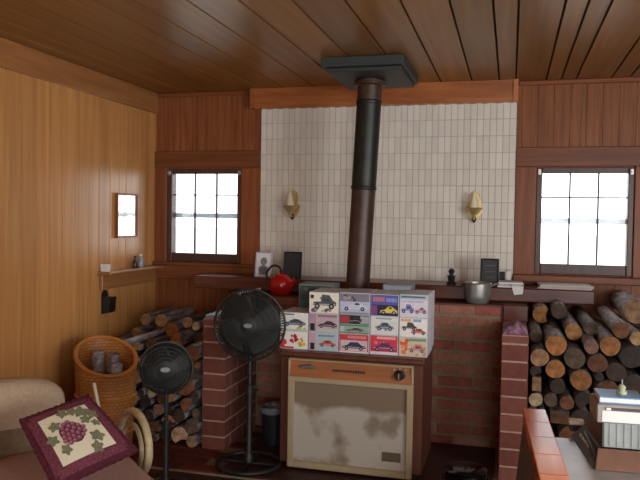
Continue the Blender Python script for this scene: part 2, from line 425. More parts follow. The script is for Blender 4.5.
# right wall with a wide window opening, rear wall with a glazed door opening (both behind the viewer)
RW = (-.7, 1.7, .75, 1.95); DW = (.2, 2.1, .05, 2.05)
def holed(b, ax, f0, f1, lo, hi, hole, mat):
    h0, h1, z0, z1 = hole
    for (u0, u1, a, c) in [(lo, h0, 0, H), (h1, hi, 0, H), (h0, h1, 0, z0), (h0, h1, z1, H)]:
        if ax == 'y': b.box((f0, u0, a), (f1, u1, c), mat)
        else: b.box((u0, f0, a), (u1, f1, c), mat)
b = MB(); holed(b, 'y', XR, XR+.1, YF-.1, YB+.1, RW, M_pine); struct(b, 'wall_right', 'pine wall')
b = MB(); holed(b, 'x', YF-.1, YF, XL-.1, XR+.1, DW, M_pine); struct(b, 'wall_rear', 'pine wall')
def frame_rect(b, ax, f0, f1, r, w, mat):
    u0, u1, z0, z1 = r
    for (a, c, d, e) in [(u0, u0+w, z0, z1), (u1-w, u1, z0, z1), (u0+w, u1-w, z0, z0+w), (u0+w, u1-w, z1-w, z1)]:
        if ax == 'y': b.box((f0, a, d), (f1, c, e), mat)
        else: b.box((a, f0, d), (c, f1, e), mat)
b = MB(); frame_rect(b, 'y', XR+.02, XR+.08, RW, .06, M_sash); struct(b, 'window_3', 'wide side window')
b = MB(); frame_rect(b, 'x', YF-.08, YF-.02, DW, .07, M_sash); struct(b, 'door_1', 'glazed door')

# front windows
def window(name, w, label):
    x0, x1, z0, z1 = w
    b = MB(); y0, y1 = YB-.004, YB+.075
    sw, tw, bw = .036, .036, .066
    b.cbox((x0, y0, z0), (x0+sw, y1, z1), .004, M_sash); b.cbox((x1-sw, y0, z0), (x1, y1, z1), .004, M_sash)
    b.cbox((x0+sw, y0, z1-tw), (x1-sw, y1, z1), .004, M_sash); b.cbox((x0+sw, y0+.01, z0), (x1-sw, y1, z0+bw), .004, M_sash)
    r = struct(b, name, label)
    gx0, gx1, gz0, gz1 = x0+sw, x1-sw, z0+bw, z1-tw
    b = MB()
    for k in (1, 2):
        x = gx0+(gx1-gx0)*k/3; b.cbox((x-.0055, YB+.022, gz0), (x+.0055, YB+.045, gz1), .003, M_sash)
    for fr in (.735,):
        z = gz0+(gz1-gz0)*fr; b.cbox((gx0, YB+.026, z-.0045), (gx1, YB+.041, z+.0045), .002, M_sash)
    b.build('muntins', r)
    b = MB(); b.box((gx0, YB+.046, gz0), (gx1, YB+.050, gz1), M_glass); b.build('glass', r)
    b = MB(); z = gz0+(gz1-gz0)*.475; b.cbox((gx0-.02, YB+.076, z-.017), (gx1+.02, YB+.1, z+.02), .004, M_pale); tag(b.build('storm_rail', r), 'pale rail of the outer storm window')
    for xx in (x0+.018, x1-.018):
        b = MB(); b.cbox((xx-.012, y0-.012, z1-.05), (xx+.012, y0, z1-.01), .003, M_chrome); b.tube([(xx, y0-.014, z1-.03), (xx, y0-.03, z1-.03)], .006, M_chrome); b.build('latch', r, smooth=True)
    return r
window('window_1', W1, 'nine pane window in the left corner')
window('window_2', W2, 'nine pane window above the right woodpile')
# casings
cy = YB-.022
b = MB()
b.cbox((XL, cy, 1.03), (W1[0], YB, 1.755), .004, M_trimz); b.cbox((W1[1], cy, 1.03), (-1.768, YB, 1.755), .004, M_trimz)
b.cbox((XL, cy-.004, 1.755), (-1.768, YB, 1.882), .004, M_trimx); b.cbox((XL, cy-.03, 1.025), (-1.768, YB, 1.05), .005, M_trimx)
b.cbox((XL, cy, .92), (-1.768, YB, 1.025), .004, M_trimx)
struct(b, 'trim_1', 'wide casing round the left window')
b = MB()
b.cbox((.022, cy, 1.03), (W2[0], YB, 1.755), .004, M_trimz); b.cbox((W2[1], cy, 1.03), (.895, YB, 1.755), .004, M_trimz)
b.cbox((.022, cy-.004, 1.755), (.895, YB, 1.882), .004, M_trimx); b.cbox((.022, cy-.07, 1.0), (.895, YB, 1.046), .005, M_trimx)
struct(b, 'trim_2', 'wide casing round the right window')
b = MB(); b.cbox((XL, YF, 2.165), (XL+.022, YB, H), .004, M_trimy); struct(b, 'trim_3', 'frieze board along the left wall')
b = MB(); b.cbox((XL+.022, YB-.02, 2.288), (-1.835, YB, H), .006, M_trimx); b.cbox((.03, YB-.02, 2.288), (XR, YB, H), .006, M_trimx)
struct(b, 'trim_4', 'narrow ceiling moulding on the back wall')
# header board with a scalloped lower edge over the tile
b = MB(); n = 44; hx0, hx1 = -1.832, .028
top = [(hx0, YB-.07, H), (hx1, YB-.07, H)]
bot = [(hx1+(hx0-hx1)*k/n, YB-.07, 2.178+.003*math.cos(k*PI)) for k in range(n+1)]
b.prism(top+bot, (0, .07, 0), M_header)
b.box((hx0, YB-.085, 2.178), (hx0+.03, YB-.07, H), M_header); b.box((hx1-.03, YB-.085, 2.178), (hx1, YB-.07, H), M_header)
struct(b, 'trim_5', 'orange brown knotty header board above the tile')
b = MB(); b.cbox((XL, YF, 0), (XL+.016, 3.5, .1), .004, M_trimy); struct(b, 'baseboard_left')
# cream tile panel
b = MB(); tx0, tx1, tz0, tz1 = -1.768, .022, .96, 2.185
b.box((tx0, YB-.012, tz0), (tx1, YB, tz1), M_grout); nx, nz_ = 42, 11
for i in range(nx):
    for j in range(nz_):
        a = tx0+(tx1-tx0)*i/nx; c = tx0+(tx1-tx0)*(i+1)/nx; d = tz0+(tz1-tz0)*j/nz_; e = tz0+(tz1-tz0)*(j+1)/nz_
        q = .0014; k = .0008; y = YB-.012
        b.add([(a+q, y, d+q), (c-q, y, d+q), (c-q, y, e-q), (a+q, y, e-q), (a+q+k, y-.004, d+q+k), (c-q-k, y-.004, d+q+k), (c-q-k, y-.004, e-q-k), (a+q+k, y-.004, e-q-k)],
              [(4, 5, 6, 7), (0, 1, 5, 4), (1, 2, 6, 5), (2, 3, 7, 6), (3, 0, 4, 7)], M_tile)
struct(b, 'trim_6', 'cream tile panel behind the stovepipe')

# ------------------------------------------------------------------ brickwork and mantel
CH = .0935
def bricks(b, x0, x1, yf, z0, z1, bl, mat, off=0, dep=.05, ch=CH, j=.006):
    z = z0; r = 0
    while z < z1-.02:
        zt = min(z+ch, z1); x = x0-(bl/2 if (r+off) % 2 else 0)
        while x < x1-.004:
            a, c = max(x, x0), min(x+bl, x1)
            if c-a > .02: b.cbox((a+.005, yf, z+j), (c-.005, yf+dep, zt-j), .003, mat)
            x += bl
        z = zt; r += 1
YW = 4.39; LZ = .885; YP = 3.85; PZ = .795
b = MB(); b.box((-1.75, YW+.006, 0), (.10, YB-.001, LZ-.002), M_mortd); bricks(b, -1.60, -.034, YW, 0, LZ, .215, M_brickd, ch=.0738, j=.0085)
b.box((-1.6, YW-.0, LZ-.012), (-.034, YW+.17, LZ), M_mantle)
struct(b, 'wall_chimney', 'dim brick wall of the alcove below the mantel')
def pier(x0, x1, name, label):
    b = MB(); b.box((x0+.004, YP+.007, 0), (x1-.004, YW-.001, PZ), M_mort)
    z = 0; k = 0
    while z < PZ-.02:
        zt = min(z+CH, PZ)
        y = YP; first = True
        while y < YW-.03:
            l = .2 if (k % 2 or not first) else .1
            y2 = min(y+l, YW-.002)
            b.cbox((x0, y+(0 if first else .005), z+.006), (x1, y2-.005, zt-.006), .003, M_brick); y = y2; first = False
        z = zt; k += 1
    return struct(b, name, label)
pier(-1.745, -1.600, 'wall_pier_left', 'red brick pier between the left woodpile and the alcove')
pier(-.034, .105, 'wall_pier_right', 'red brick pier between the alcove and the right woodpile')
b = MB(); b.box((XL+.02, 3.50, .001), (1.3, YB-.02, .012), M_mortd)
for i in range(18):
    for j in range(13):
        x = XL+.02+i*.218+(.109 if j % 2 else 0); y = 3.503+j*.1068
        if x+.21 < 1.3 and not (-1.72 < x < -.06): b.cbox((x+.004, y+.004, .002), (x+.212, y+.100, .02), .003, M_pave)
b.cbox((-1.50, 3.505, .002), (-.06, YW-.002, .0205), .003, plain('dark hearth slab', srgb(62, 36, 32), .55))
struct(b, 'trim_7', 'brick paving in front of the woodpiles')
b = MB(); b.cbox((-2.135, 4.55, .895), (.50, 4.876, .98), .006, M_mantle)
struct(b, 'trim_8', 'dark red brown wooden mantel shelf')
b = MB(); b.cbox((-.034, 4.368, .797), (.112, 4.394, .893), .005, M_mantle); b.cbox((-1.757, 4.368, .797), (-1.6, 4.394, .893), .005, M_mantle); struct(b, 'trim_9', 'wooden end blocks under the mantel above the brick piers')
# shelf on the left wall
r = thing('wall_shelf', (XL, 4.5, 1.0), 'narrow wooden ledge shelf on the left wall by the corner window', 'shelf')
b = MB(); b.cbox((XL+.001, 4.11, 1.0), (XL+.10, 4.865, 1.022), .005, M_trimy); b.build('board', r)
b = MB(); b.cbox((XL+.001, 4.13, .90), (XL+.028, 4.865, .999), .004, M_trimy); b.build('apron', r)

# ------------------------------------------------------------------ stovepipe with ceiling plate
PX, PY, PR = -.857, 4.27, .073
r = thing('stovepipe', (PX-.02, PY, .66), 'tall dark metal stovepipe rising from the heater to the ceiling', 'stovepipe')
def ax_pt(z): return Vector((PX-.045+.06*(z-1.0)/1.3, PY, z))
def pseg(z0, z1, mat, name, rr, lab=None):
    b = MB(); b.tube([ax_pt(z0), ax_pt(z1)], rr, mat, n=32); o = b.build(name, r, smooth=True)
    if lab: o['label'] = lab
pseg(.50, 1.595, M_piper, 'lower_section', PR, 'browned lower pipe section')
pseg(1.58, 2.11, M_pipe, 'upper_section', PR+.002, 'black upper pipe section')
pseg(2.10, 2.24, M_piprust, 'top_section', PR+.001, 'scorched top of the pipe')
for z in (1.585, 2.105):
    b = MB(); b.tube([ax_pt(z-.012), ax_pt(z-.006), ax_pt(z+.006), ax_pt(z+.012)], [PR+.002, PR+.006, PR+.006, PR+.002], M_pipe, n=32); b.build('joint_ring', r, smooth=True)
b = MB(); b.lathe([(PR+.003, 2.2), (PR+.024, 2.205), (PR+.02, 2.232), (PR+.003, 2.236)], (ax_pt(2.2).x, PY, 0), M_piprust); b.build('collar', r, smooth=True)
b = MB(); b.tube([(PX-.10, PY-.02, .42), (PX-.045, PY, .42), ax_pt(.46), ax_pt(.53)], PR+.002, M_piper, n=28); b.build('elbow', r, smooth=True)
r = thing('ceiling_plate', (-.81, 4.27, H), 'square dark grey green ceiling plate around the top of the stovepipe', 'ceiling plate')
b = MB(); cx_, cy_ = -.835, 4.30
def sq(h, z): return [(cx_-h*1.0, cy_-h*1.45, z), (cx_+h*1.0, cy_-h*1.45, z), (cx_+h*1.0, cy_+h*1.2, z), (cx_-h*1.0, cy_+h*1.2, z)]
b.prism(sq(.24, 2.262), (0, 0, H-2.262-.002), M_plate); b.build('plate', r, bevel=.006)
b = MB(); b.prism([(cx_-.215, cy_-.31, 2.24), (cx_+.22, cy_-.31, 2.24), (cx_+.22, cy_+.26, 2.24), (cx_-.215, cy_+.26, 2.24)], (0, 0, .0215), M_plate); b.build('lower_tray', r, bevel=.004)

# ------------------------------------------------------------------ heater
SY, SYB, SX0, SX1, SZ = 3.69, 4.17, -1.21, -.425, .665
r = thing('wood_heater', ((SX0+SX1)/2, (SY+SYB)/2, 0), 'brown cabinet wood heater with cream framed front, under the stacked boxes', 'heater')
b = MB(); b.cbox((SX0, SY+.004, .05), (SX1, SYB, SZ-.03), .008, M_cab); b.build('cabinet', r)
b = MB(); b.cbox((SX0-.004, SY-.002, SZ-.03), (SX1+.006, SYB+.01, SZ), .008, M_cab); b.build('top_panel', r)
b = MB(); b.box((SX0+.03, SY+.03, .0), (SX1-.03, SYB-.03, .05), M_black); b.build('plinth', r)
fx0, fx1 = -1.155, -.472; fz0, fz1 = .035, .632
b = MB()
for (a, c, d, e) in [(fx0, fx0+.034, fz0, .515), (fx1-.034, fx1, fz0, .515), (fx0, fx1, .505, .535), (fx0+.034, fx1-.034, fz0, fz0+.035), (fx0, fx1, .622, fz1), (fx0, fx0+.012, .535, .622), (fx1-.012, fx1, .535, .622)]:
    b.cbox((a, SY-.026, d), (c, SY+.004, e), .004, M_cream)
tag(b.build('front_frame', r), 'cream front frame')
b = MB(); b.prism([(fx0+.012, SY-.010, .622), (fx0+.012, SY-.030, .536), (fx0+.012, SY+.002, .536), (fx0+.012, SY+.002, .622)], (fx1-fx0-.024, 0, 0), M_panel); cp = b.build('control_panel', r); cp['label'] = 'orange brown control panel'
b = MB(); b.cbox((fx0+.065, SY-.031, .582), (fx0+.155, SY-.021, .598), .003, M_chrome); b.cbox((fx0+.085, SY-.031, .598), (fx0+.135, SY-.020, .606), .003, M_chrome); b.build('badge', cp)
b = MB()
xx = fx0+.25
for k in range(12):
    w = random.choice((.008, .012, .014)); b.box((xx, SY-.0258, .575), (xx+w, SY-.021, .588), M_tabled); xx += w+.004
b.build('lettering', cp)
b = MB(); b.lathe([(0, .03), (.018, .03), (.022, .024), (.022, .006), (.03, .0), (0, 0)], (fx1-.072, SY-.02, .578), M_blackm, R=Matrix.Rotation(PI/2, 3, 'X')); b.box((fx1-.074, SY-.053, .562), (fx1-.07, SY-.046, .596), M_cream); b.build('knob', cp, smooth=True)
for dx, dz in ((-.03, .03), (.03, .03), (.0, .034)):
    b = MB(); b.lathe([(0, .012), (.005, .01), (.006, 0), (0, 0)], (fx1-.072+dx, SY-.013, .578+dz), M_cream, R=Matrix.Rotation(PI/2, 3, 'X'), n=10); b.build('screw', cp, smooth=True)
b = MB(); b.box((fx0+.034, SY-.008, fz0+.035), (fx1-.034, SY+.002, .505), M_blotch)
gp = b.build('grille_panel', r); gp['label'] = 'beige panel with whitish blotches'
b = MB(); b.cbox((fx1-.16, SY-.013, .115), (fx1-.06, SY-.008, .165), .002, flat('dark tag', (104, 92, 74))); b.build('name_tag', gp)

# ------------------------------------------------------------------ model kit boxes
CARS = {
 'sedan': [(0, .25), (.02, .42), (.22, .5), (.36, .78), (.66, .8), (.82, .52), (.97, .46), (1, .25)],
 'coupe': [(0, .22), (.05, .42), (.3, .5), (.48, .76), (.68, .74), (.9, .5), (1, .42), (.99, .22)],
 'truck': [(0, .25), (.02, .55), (.2, .58), (.3, .9), (.5, .9), (.54, .58), (.98, .58), (1, .25)],
 'rod': [(0, .3), (.06, .5), (.36, .52), (.4, .95), (.72, .92), (.86, .6), (1, .5), (1, .28)]}
def car_art(b, x, z, w, h, y, kind, col, glass=(60, 66, 80)):
    t = .0008; P = CARS[kind]
    b.prism([(x+u*w, y, z+v*h) for u, v in P], (0, -t, 0), flat('ink %d %d %d' % col, col))
    tops = sorted(P, key=lambda p: -p[1])[:2]; tx = sorted(q[0] for q in tops)
    b.prism([(x+(tx[0]+.02)*w, y-t, z+.55*h), (x+(tx[0]+.05)*w, y-t, z+.72*h), (x+(tx[1]-.03)*w, y-t, z+.72*h), (x+(tx[1]+.03)*w, y-t, z+.55*h)], (0, -t*.5, 0), flat('ink %d %d %d' % glass, glass))
    b.prism([(x+.03*w, y-t, z+.33*h), (x+.97*w, y-t, z+.33*h), (x+.97*w, y-t, z+.38*h), (x+.03*w, y-t, z+.38*h)], (0, -t*.4, 0), flat('ink 200 200 205', (200, 200, 205)))
    for u in (.2, .8):
        for rr, c, k in ((.155, (24, 24, 26), 1.0), (.075, (170, 170, 175), 1.5)):
            b.prism([(x+u*w+rr*h*math.cos(2*PI*i/14)*1.1, y-t*k, z+.24*h+rr*h*math.sin(2*PI*i/14)*1.1) for i in range(14)], (0, -t*.5, 0), flat('ink %d %d %d' % c, c))
def kit_box(x0, x1, z0, z1, y0, y1, bg, label, art=(), side=(206, 208, 214), cat='box', top=None):
    b = MB(); b.cbox((x0, y0, z0), (x1, y1, z1), .0015, flat('card %d %d %d' % side, side))
    w, h = x1-x0, z1-z0; y = y0-.0002
    def rect(u0, u1, v0, v1, c, lv=1):
        b.box((x0+u0*w, y-.0004*lv, z0+v0*h), (x0+u1*w, y0+.001, z0+v1*h), flat('ink %d %d %d' % c, c))
    rect(.02, .98, .03, .97, bg, 1); lv = 2
    for it in art:
        if it[0] == 'r': rect(*it[1:5], it[5], lv); lv += 1
        elif it[0] == 't':   # a line of small illegible lettering
            u = it[1]; k = 0
            while u < it[2]-.02:
                ww = (.028, .04, .034)[k % 3]; rect(u, min(u+ww, it[2]), it[3], it[4], it[5], lv); u += ww+.014; k += 1
            lv += 1
        elif it[0] == 'c': car_art(b, x0+it[1]*w, z0+it[2]*h, it[3]*w, it[4]*h, y-.0004*(lv+1), it[5], it[6])
        elif it[0] == 'b':   # a blot of colour: flowers of flame, crowds, smoke
            rnd = random.Random(it[7])
            for q in range(it[6]):
                cu, cv = rnd.uniform(it[1], it[2]), rnd.uniform(it[3], it[4]); rr = rnd.uniform(.04, .1)*min(w, h*1.5)
                c = it[5][q % len(it[5])]
                b.prism([(min(max(x0+cu*w+rr*rnd.uniform(.6, 1.1)*math.cos(2*PI*i/9), x0+.03*w), x1-.03*w), y-.0004*(lv+q*.15), min(max(z0+cv*h+rr*rnd.uniform(.6, 1.1)*math.sin(2*PI*i/9), z0+.04*h), z1-.04*h)) for i in range(9)], (0, .0003, 0), flat('ink %d %d %d' % c, c))
            lv += 3
    o = b.build('model_kit_box', org=((x0+x1)/2, (y0+y1)/2, z0)); o['_w'] = [0, 0, 0]
    return tag(o, label, cat, 'model car kit boxes stacked on the heater')
BX = [-1.235, -1.068, -.896, -.723, -.566, -.411]
def col(i): return BX[i]+.002, BX[i+1]-.002
Y0, Y1 = 3.755, 4.0
Z1, Z2, Z3, Z4 = SZ+.0005, .768, .874, .99
W = (236, 234, 226); K = (34, 34, 40); RD = (196, 52, 44); YL = (224, 196, 70)
a, c = col(0)
kit_box(a, c, Z1, Z2-.001, Y0, Y1, W, 'red and white car kit box with yellow splashes, bottom left of the stack',
        [('b', .05, .3, .1, .9, [(214, 60, 52)], 9, 3), ('b', .4, .62, .3, .85, [(200, 40, 40), (170, 30, 40)], 8, 5), ('b', .72, .9, .2, .6, [(226, 190, 60), (214, 160, 50)], 8, 8), ('r', .03, .5, .05, .14, (206, 52, 46))])
kit_box(a, c, Z2, Z3-.004, Y0, Y1, W, 'white car kit box with dark car and green corner, left end of the middle row',
        [('b', .6, .9, .05, .15, [(150, 180, 80), (196, 206, 110)], 6, 2), ('c', .1, .2, .82, .6, 'coupe', (78, 84, 96)), ('b', .3, .5, .4, .55, [(186, 70, 60)], 2, 4), ('r', .02, .98, .03, .1, (204, 208, 160)), ('t', .08, .5, .86, .93, (90, 90, 100))])
a, c = col(1)
kit_box(a, c, Z1, Z2-.001, Y0, Y1, (176, 196, 204), 'pale blue car kit box with orange red car, second from left in the bottom row',
        [('r', .02, .24, .03, .97, (206, 164, 180)), ('r', .06, .2, .06, .42, K), ('c', .34, .2, .6, .5, 'sedan', (206, 84, 62)), ('t', .32, .9, .78, .88, (110, 130, 150))])
kit_box(a, c, Z2, Z3-.001, Y0+.002, Y1, (196, 178, 182), 'pinkish grey car kit box with dark red car, second from left in the middle row',
        [('r', .02, .24, .03, .97, (178, 150, 168)), ('r', .05, .2, .08, .45, K), ('r', .26, .98, .03, .22, (190, 196, 186)), ('c', .3, .2, .66, .55, 'coupe', (78, 32, 42)), ('r', .3, .95, .8, .93, (156, 120, 130))])
kit_box(a, c, Z3, Z4, Y0, Y1, (238, 232, 212), 'cream car kit box with dark grey car, left end of the top row',
        [('b', .15, .85, .1, .2, [(150, 150, 150), (100, 100, 104)], 9, 6), ('c', .12, .15, .8, .78, 'rod', (84, 88, 92)), ('b', .4, .6, .5, .75, [(150, 154, 158)], 4, 7), ('r', .06, .16, .7, .86, K)])
a, c = col(2)
kit_box(a, c, Z1, Z2+.002, Y0-.002, Y1, (196, 66, 74), 'red topped car kit box with dark blue car, middle of the bottom row',
        [('r', .06, .94, .1, .66, (214, 190, 196)), ('c', .1, .1, .8, .6, 'sedan', (48, 48, 88)), ('t', .3, .92, .76, .9, (232, 150, 150)), ('r', .03, .97, .02, .08, W)])
kit_box(a, c, Z2+.0025, .822, Y0+.004, Y1, (150, 178, 160), 'thin green striped kit box with dark red car, middle of the stack',
        [('r', .02, .98, .8, .95, (58, 140, 100)), ('r', .02, .98, .04, .14, (70, 130, 104)), ('c', .22, .16, .6, .62, 'coupe', (96, 34, 44)), ('r', .04, .16, .2, .72, (190, 200, 200))])
kit_box(a, c, .8225, Z3-.001, Y0, Y1, (52, 40, 46), 'thin black and red kit box just above the green striped one',
        [('r', .03, .34, .1, .9, (172, 62, 72)), ('r', .7, .97, .1, .9, (176, 174, 178)), ('c', .34, .12, .42, .8, 'truck', (34, 34, 38))])
kit_box(a, c, Z3, Z4+.004, Y0+.002, Y1, (186, 194, 214), 'pale blue grey kit box with silver car, second in the top row',
        [('r', .02, .98, .6, .96, (128, 128, 140)), ('b', .1, .5, .66, .9, [(176, 150, 156), (70, 70, 80)], 7, 9), ('c', .06, .14, .88, .56, 'coupe', (206, 214, 232)), ('r', .02, .98, .03, .12, (140, 150, 170))])
a, c = col(3)
kit_box(a, c, Z1, Z2+.004, Y0, Y1, (216, 62, 74), 'magenta and red kit box with purple car, fourth in the bottom row',
        [('r', .02, .98, .03, .16, (232, 218, 222)), ('b', .1, .9, .5, .62, [(226, 110, 150), (190, 60, 120)], 10, 12), ('c', .1, .14, .84, .6, 'sedan', (128, 42, 100)), ('t', .25, .92, .8, .92, (240, 200, 200)), ('r', .05, .95, .2, .26, (170, 50, 90))])
kit_box(a, c, Z2+.0045, Z3-.001, Y0+.002, Y1, (222, 226, 222), 'white kit box with blue grey car, fourth in the middle row',
        [('c', .18, .2, .66, .6, 'sedan', (92, 108, 120)), ('b', .3, .7, .3, .4, [(130, 146, 156)], 4, 14), ('t', .2, .75, .85, .92, (120, 130, 150))])
kit_box(a, c, Z3, Z4+.002, Y0, Y1, (40, 36, 64), 'blue and purple kit box with yellow car, third in the top row',
        [('r', .02, .98, .52, .97, (88, 88, 168)), ('t', .08, .5, .66, .88, (206, 130, 110)), ('t', .56, .92, .66, .84, (150, 160, 214)), ('r', .03, .24, .06, .48, (128, 76, 136)), ('c', .34, .04, .62, .56, 'coupe', (224, 204, 70))])
a, c = col(4)
kit_box(a, c, Z1, Z2, Y0, Y1, (216, 200, 170), 'orange, cream and green patterned kit box at the bottom right of the stack',
        [('b', .05, .3, .15, .9, [(222, 86, 56), (232, 120, 70)], 10, 21), ('b', .35, .95, .1, .5, [(206, 150, 140), (180, 190, 150), (226, 210, 190)], 14, 22), ('r', .36, .96, .82, .95, (120, 150, 120)), ('c', .34, .2, .6, .5, 'rod', (214, 130, 112))])
kit_box(a, c, Z2+.0005, Z3-.001, Y0+.002, Y1, (240, 238, 230), 'white kit box with orange and blue title above two cars, right end of middle row',
        [('t', .06, .42, .8, .94, (216, 150, 50)), ('t', .5, .8, .8, .94, (70, 140, 190)), ('c', .08, .3, .54, .5, 'rod', (82, 72, 58)), ('c', .42, .12, .54, .44, 'sedan', (190, 96, 84))])
kit_box(a, c, Z3, Z4-.018, Y0, Y1, (220, 216, 228), 'pale lilac kit box with violet and red cars, right end of the top row',
        [('c', .06, .2, .46, .56, 'rod', (130, 124, 184)), ('c', .54, .2, .42, .5, 'coupe', (196, 128, 140)), ('t', .1, .85, .84, .92, (170, 160, 190))])
kit_box(a, c, Z4-.0175, Z4+.008, Y0+.001, Y1, (176, 196, 206), 'flat pale box with dark stripe, lying on the lilac kit box',
        [('r', .06, .9, .3, .62, (70, 90, 110))])
# the row behind
kit_box(-1.20, -.99, Z1, 1.008, 4.003, 4.16, (60, 78, 74), 'dark green kit carton standing behind the left of the stack',
        [('b', .1, .9, .75, .95, [(96, 116, 110), (120, 80, 90), (50, 60, 64)], 10, 31), ('r', .02, .98, .02, .3, (128, 62, 66))], side=(112, 126, 124))
kit_box(-.70, -.535, Z1, 1.022, 4.003, 4.16, (96, 110, 128), 'grey blue kit carton standing behind the right of the stack', [('r', .04, .96, .86, .97, (150, 160, 176))], side=(130, 140, 152))
kit_box(-.53, -.4205, Z1, .985, 4.003, 4.165, (200, 204, 216), 'white kit carton at the back right corner of the stack', [], side=(214, 218, 228))

# ------------------------------------------------------------------ firewood
ORD = ['first', 'second', 'third', 'fourth', 'fifth', 'sixth', 'seventh', 'eighth', 'ninth', 'tenth', 'eleventh', 'twelfth', 'thirteenth', 'fourteenth']
TONES = {'orange': (182, 118, 62), 'tan': (176, 138, 96), 'pale': (200, 170, 132), 'grey': (104, 84, 66), 'dark': (66, 50, 38), 'brown': (122, 76, 44), 'yellow': (190, 142, 82), 'pinkish': (168, 122, 98)}
def log_mesh(cx, yf, cz, r, length, shape, tone, rnd, yaw=0.0):
    n = 18; segs = 5; prof = []
    ph = rnd.uniform(0, 2*PI)
    if shape == 'round':
        am, bm_ = rnd.uniform(0, .05), rnd.uniform(0, .035)
        for k in range(n):
            t = 2*PI*k/n; q = r*(.96+am*math.sin(2*t+ph)+bm_*math.sin(3*t+ph*2)-.03*rnd.random()); prof.append((q*math.cos(t), q*math.sin(t)))
    elif shape == 'split':
        a0 = rnd.uniform(.1*PI, .5*PI) if rnd.random() < .5 else rnd.uniform(-.2*PI, .1*PI)
        for k in range(13):
            t = a0+PI*1.45*k/12; prof.append((r*.97*math.cos(t), r*.97*math.sin(t)))
        prof.append((r*.45*math.cos(a0-PI*.275), r*.45*math.sin(a0-PI*.275)))
    else:
        w, h = shape; k0 = r*1.12/math.hypot(w, h); w, h = w*k0, h*k0
        for k in range(16):
            t = 2*PI*k/16; c_, s_ = ang(t); m = max(abs(c_), abs(s_)); prof.append((w*c_/m*.97*(1-.05*rnd.random()), h*s_/m*.97*(1-.05*rnd.random())))
    n = len(prof); vs = []
    bend = rnd.uniform(-.004, .004)
    for i in range(segs+1):
        u = i/segs; s = 1-.06*u
        for (x, z) in prof: vs.append((cx+x*s+yaw*u*length+bend*math.sin(PI*u), yf+u*length, cz+z*s))
    fs = [(i*n+k, i*n+(k+1) % n, (i+1)*n+(k+1) % n, (i+1)*n+k) for i in range(segs) for k in range(n)]
    fs.append(tuple(range(segs*n, segs*n+n)))
    b = MB(); b.add(vs, fs, M_bark)
    o = b.build('firewood_log', org=(cx, yf, cz), smooth=50)
    b = MB(); w = [(cx+x*.995, yf-.001+rnd.uniform(-.001, .001), cz+z*.995) for x, z in prof]
    b.add(w+[(cx+x*.5, yf-.002, cz+z*.5) for x, z in prof]+[(cx, yf-.002, cz)],
          [(k, (k+1) % n, n+(k+1) % n, n+k) for k in range(n)]+[(n+k, n+(k+1) % n, 2*n) for k in range(n)], M_cut)
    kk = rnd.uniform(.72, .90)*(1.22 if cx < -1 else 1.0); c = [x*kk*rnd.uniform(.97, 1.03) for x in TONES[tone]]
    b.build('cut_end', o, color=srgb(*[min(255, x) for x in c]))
    return o
def pile(fixed, x0, x1, top_fn, side, yf, seed, nfill):
    rnd = random.Random(seed); C = []
    for (px, py, rp, shape, tone, *yy) in fixed:
        yl = yy[0] if yy else yf
        p = at(px, py, Y=yl); sc = 709/(yl*(.978+.0))
        C.append([p.x, p.z, rp/sc*.97, shape, tone, yl])
    for _ in range(160):                                  # ease apart whatever overlaps
        for i in range(len(C)):
            for j in range(i):
                A, B = C[i], C[j]; dx, dz = A[0]-B[0], A[1]-B[1]; d = math.hypot(dx, dz) or 1e-4
                ov = A[2]+B[2]+.0015-d
                if ov > 0:
                    for q, s in ((A, .25), (B, -.25)): q[0] += dx/d*ov*s; q[1] += dz/d*ov*s
                    if _ > 30: A[2] *= .995; B[2] *= .995
        for q in C:
            q[0] = min(max(q[0], x0+q[2]), x1-q[2]); q[1] = max(q[1], .022+q[2])
    def room(x, z):
        m = min(x-x0, x1-x, z-.0205)
        for q in C:
            m = min(m, math.hypot(x-q[0], z-q[1])-q[2]-.001)
            if m < .018: return 0
        return m
    for big in (.062, .05, .04, .028, .02):
        for _ in range(nfill):
            x, z = rnd.uniform(x0, x1), rnd.uniform(.03, 1.0)
            if z > top_fn(x): continue
            m = room(x, z)
            if m >= big:
                for _k in range(12):                      # settle downwards
                    z2 = z-.008; m2 = room(x, z2)
                    if m2 >= min(m, .066): z, m = z2, m2
                C.append([x, z, min(m, .066), 'split' if rnd.random() < .3 else 'round', rnd.choice(['dark', 'brown', 'grey', 'dark', 'brown', 'tan']), yf+.02])
    for _ in range(40):                                   # let every log settle on those under it
        for q in sorted(C, key=lambda q: q[1]):
            for _k in range(4):
                z = q[1]-.002
                if z-q[2] < .0208 or any(math.hypot(q[0]-p_[0], z-p_[1]) < q[2]+p_[2]+.0005 for p_ in C if p_ is not q): break
                q[1] = z
    bands = {}
    ztop = max(q[1] for q in C)
    for q in C: bands.setdefault(int((ztop-q[1]+.001)/.105), []).append(q)
    end = 'left wall' if side == 'left' else 'brick pier'
    for bi in sorted(bands):
        for k, q in enumerate(sorted(bands[bi], key=lambda q: q[0])):
            sz = 'thick' if q[2] > .05 else ('thin' if q[2] < .032 else 'medium')
            tone = q[4]; sh = 'round' if q[3] == 'round' else 'split'
            rowname = 'top row' if bi == 0 else ORD[bi]+' row down'
            lab = '%s %s %s log, %s from the %s, %s, %s woodpile' % (sz, tone, sh, ORD[k] if k < 14 else 'last', end, rowname, side)
            y = q[5]+rnd.uniform(0, .05)
            o = log_mesh(q[0], y, q[1], q[2], min(4.84-y, .78)-rnd.uniform(0, .04), q[3], tone, rnd)
            tag(o, lab, 'log', 'firewood logs in the %s woodpile' % side)
    return C
R_ = 'round'; SP = 'split'
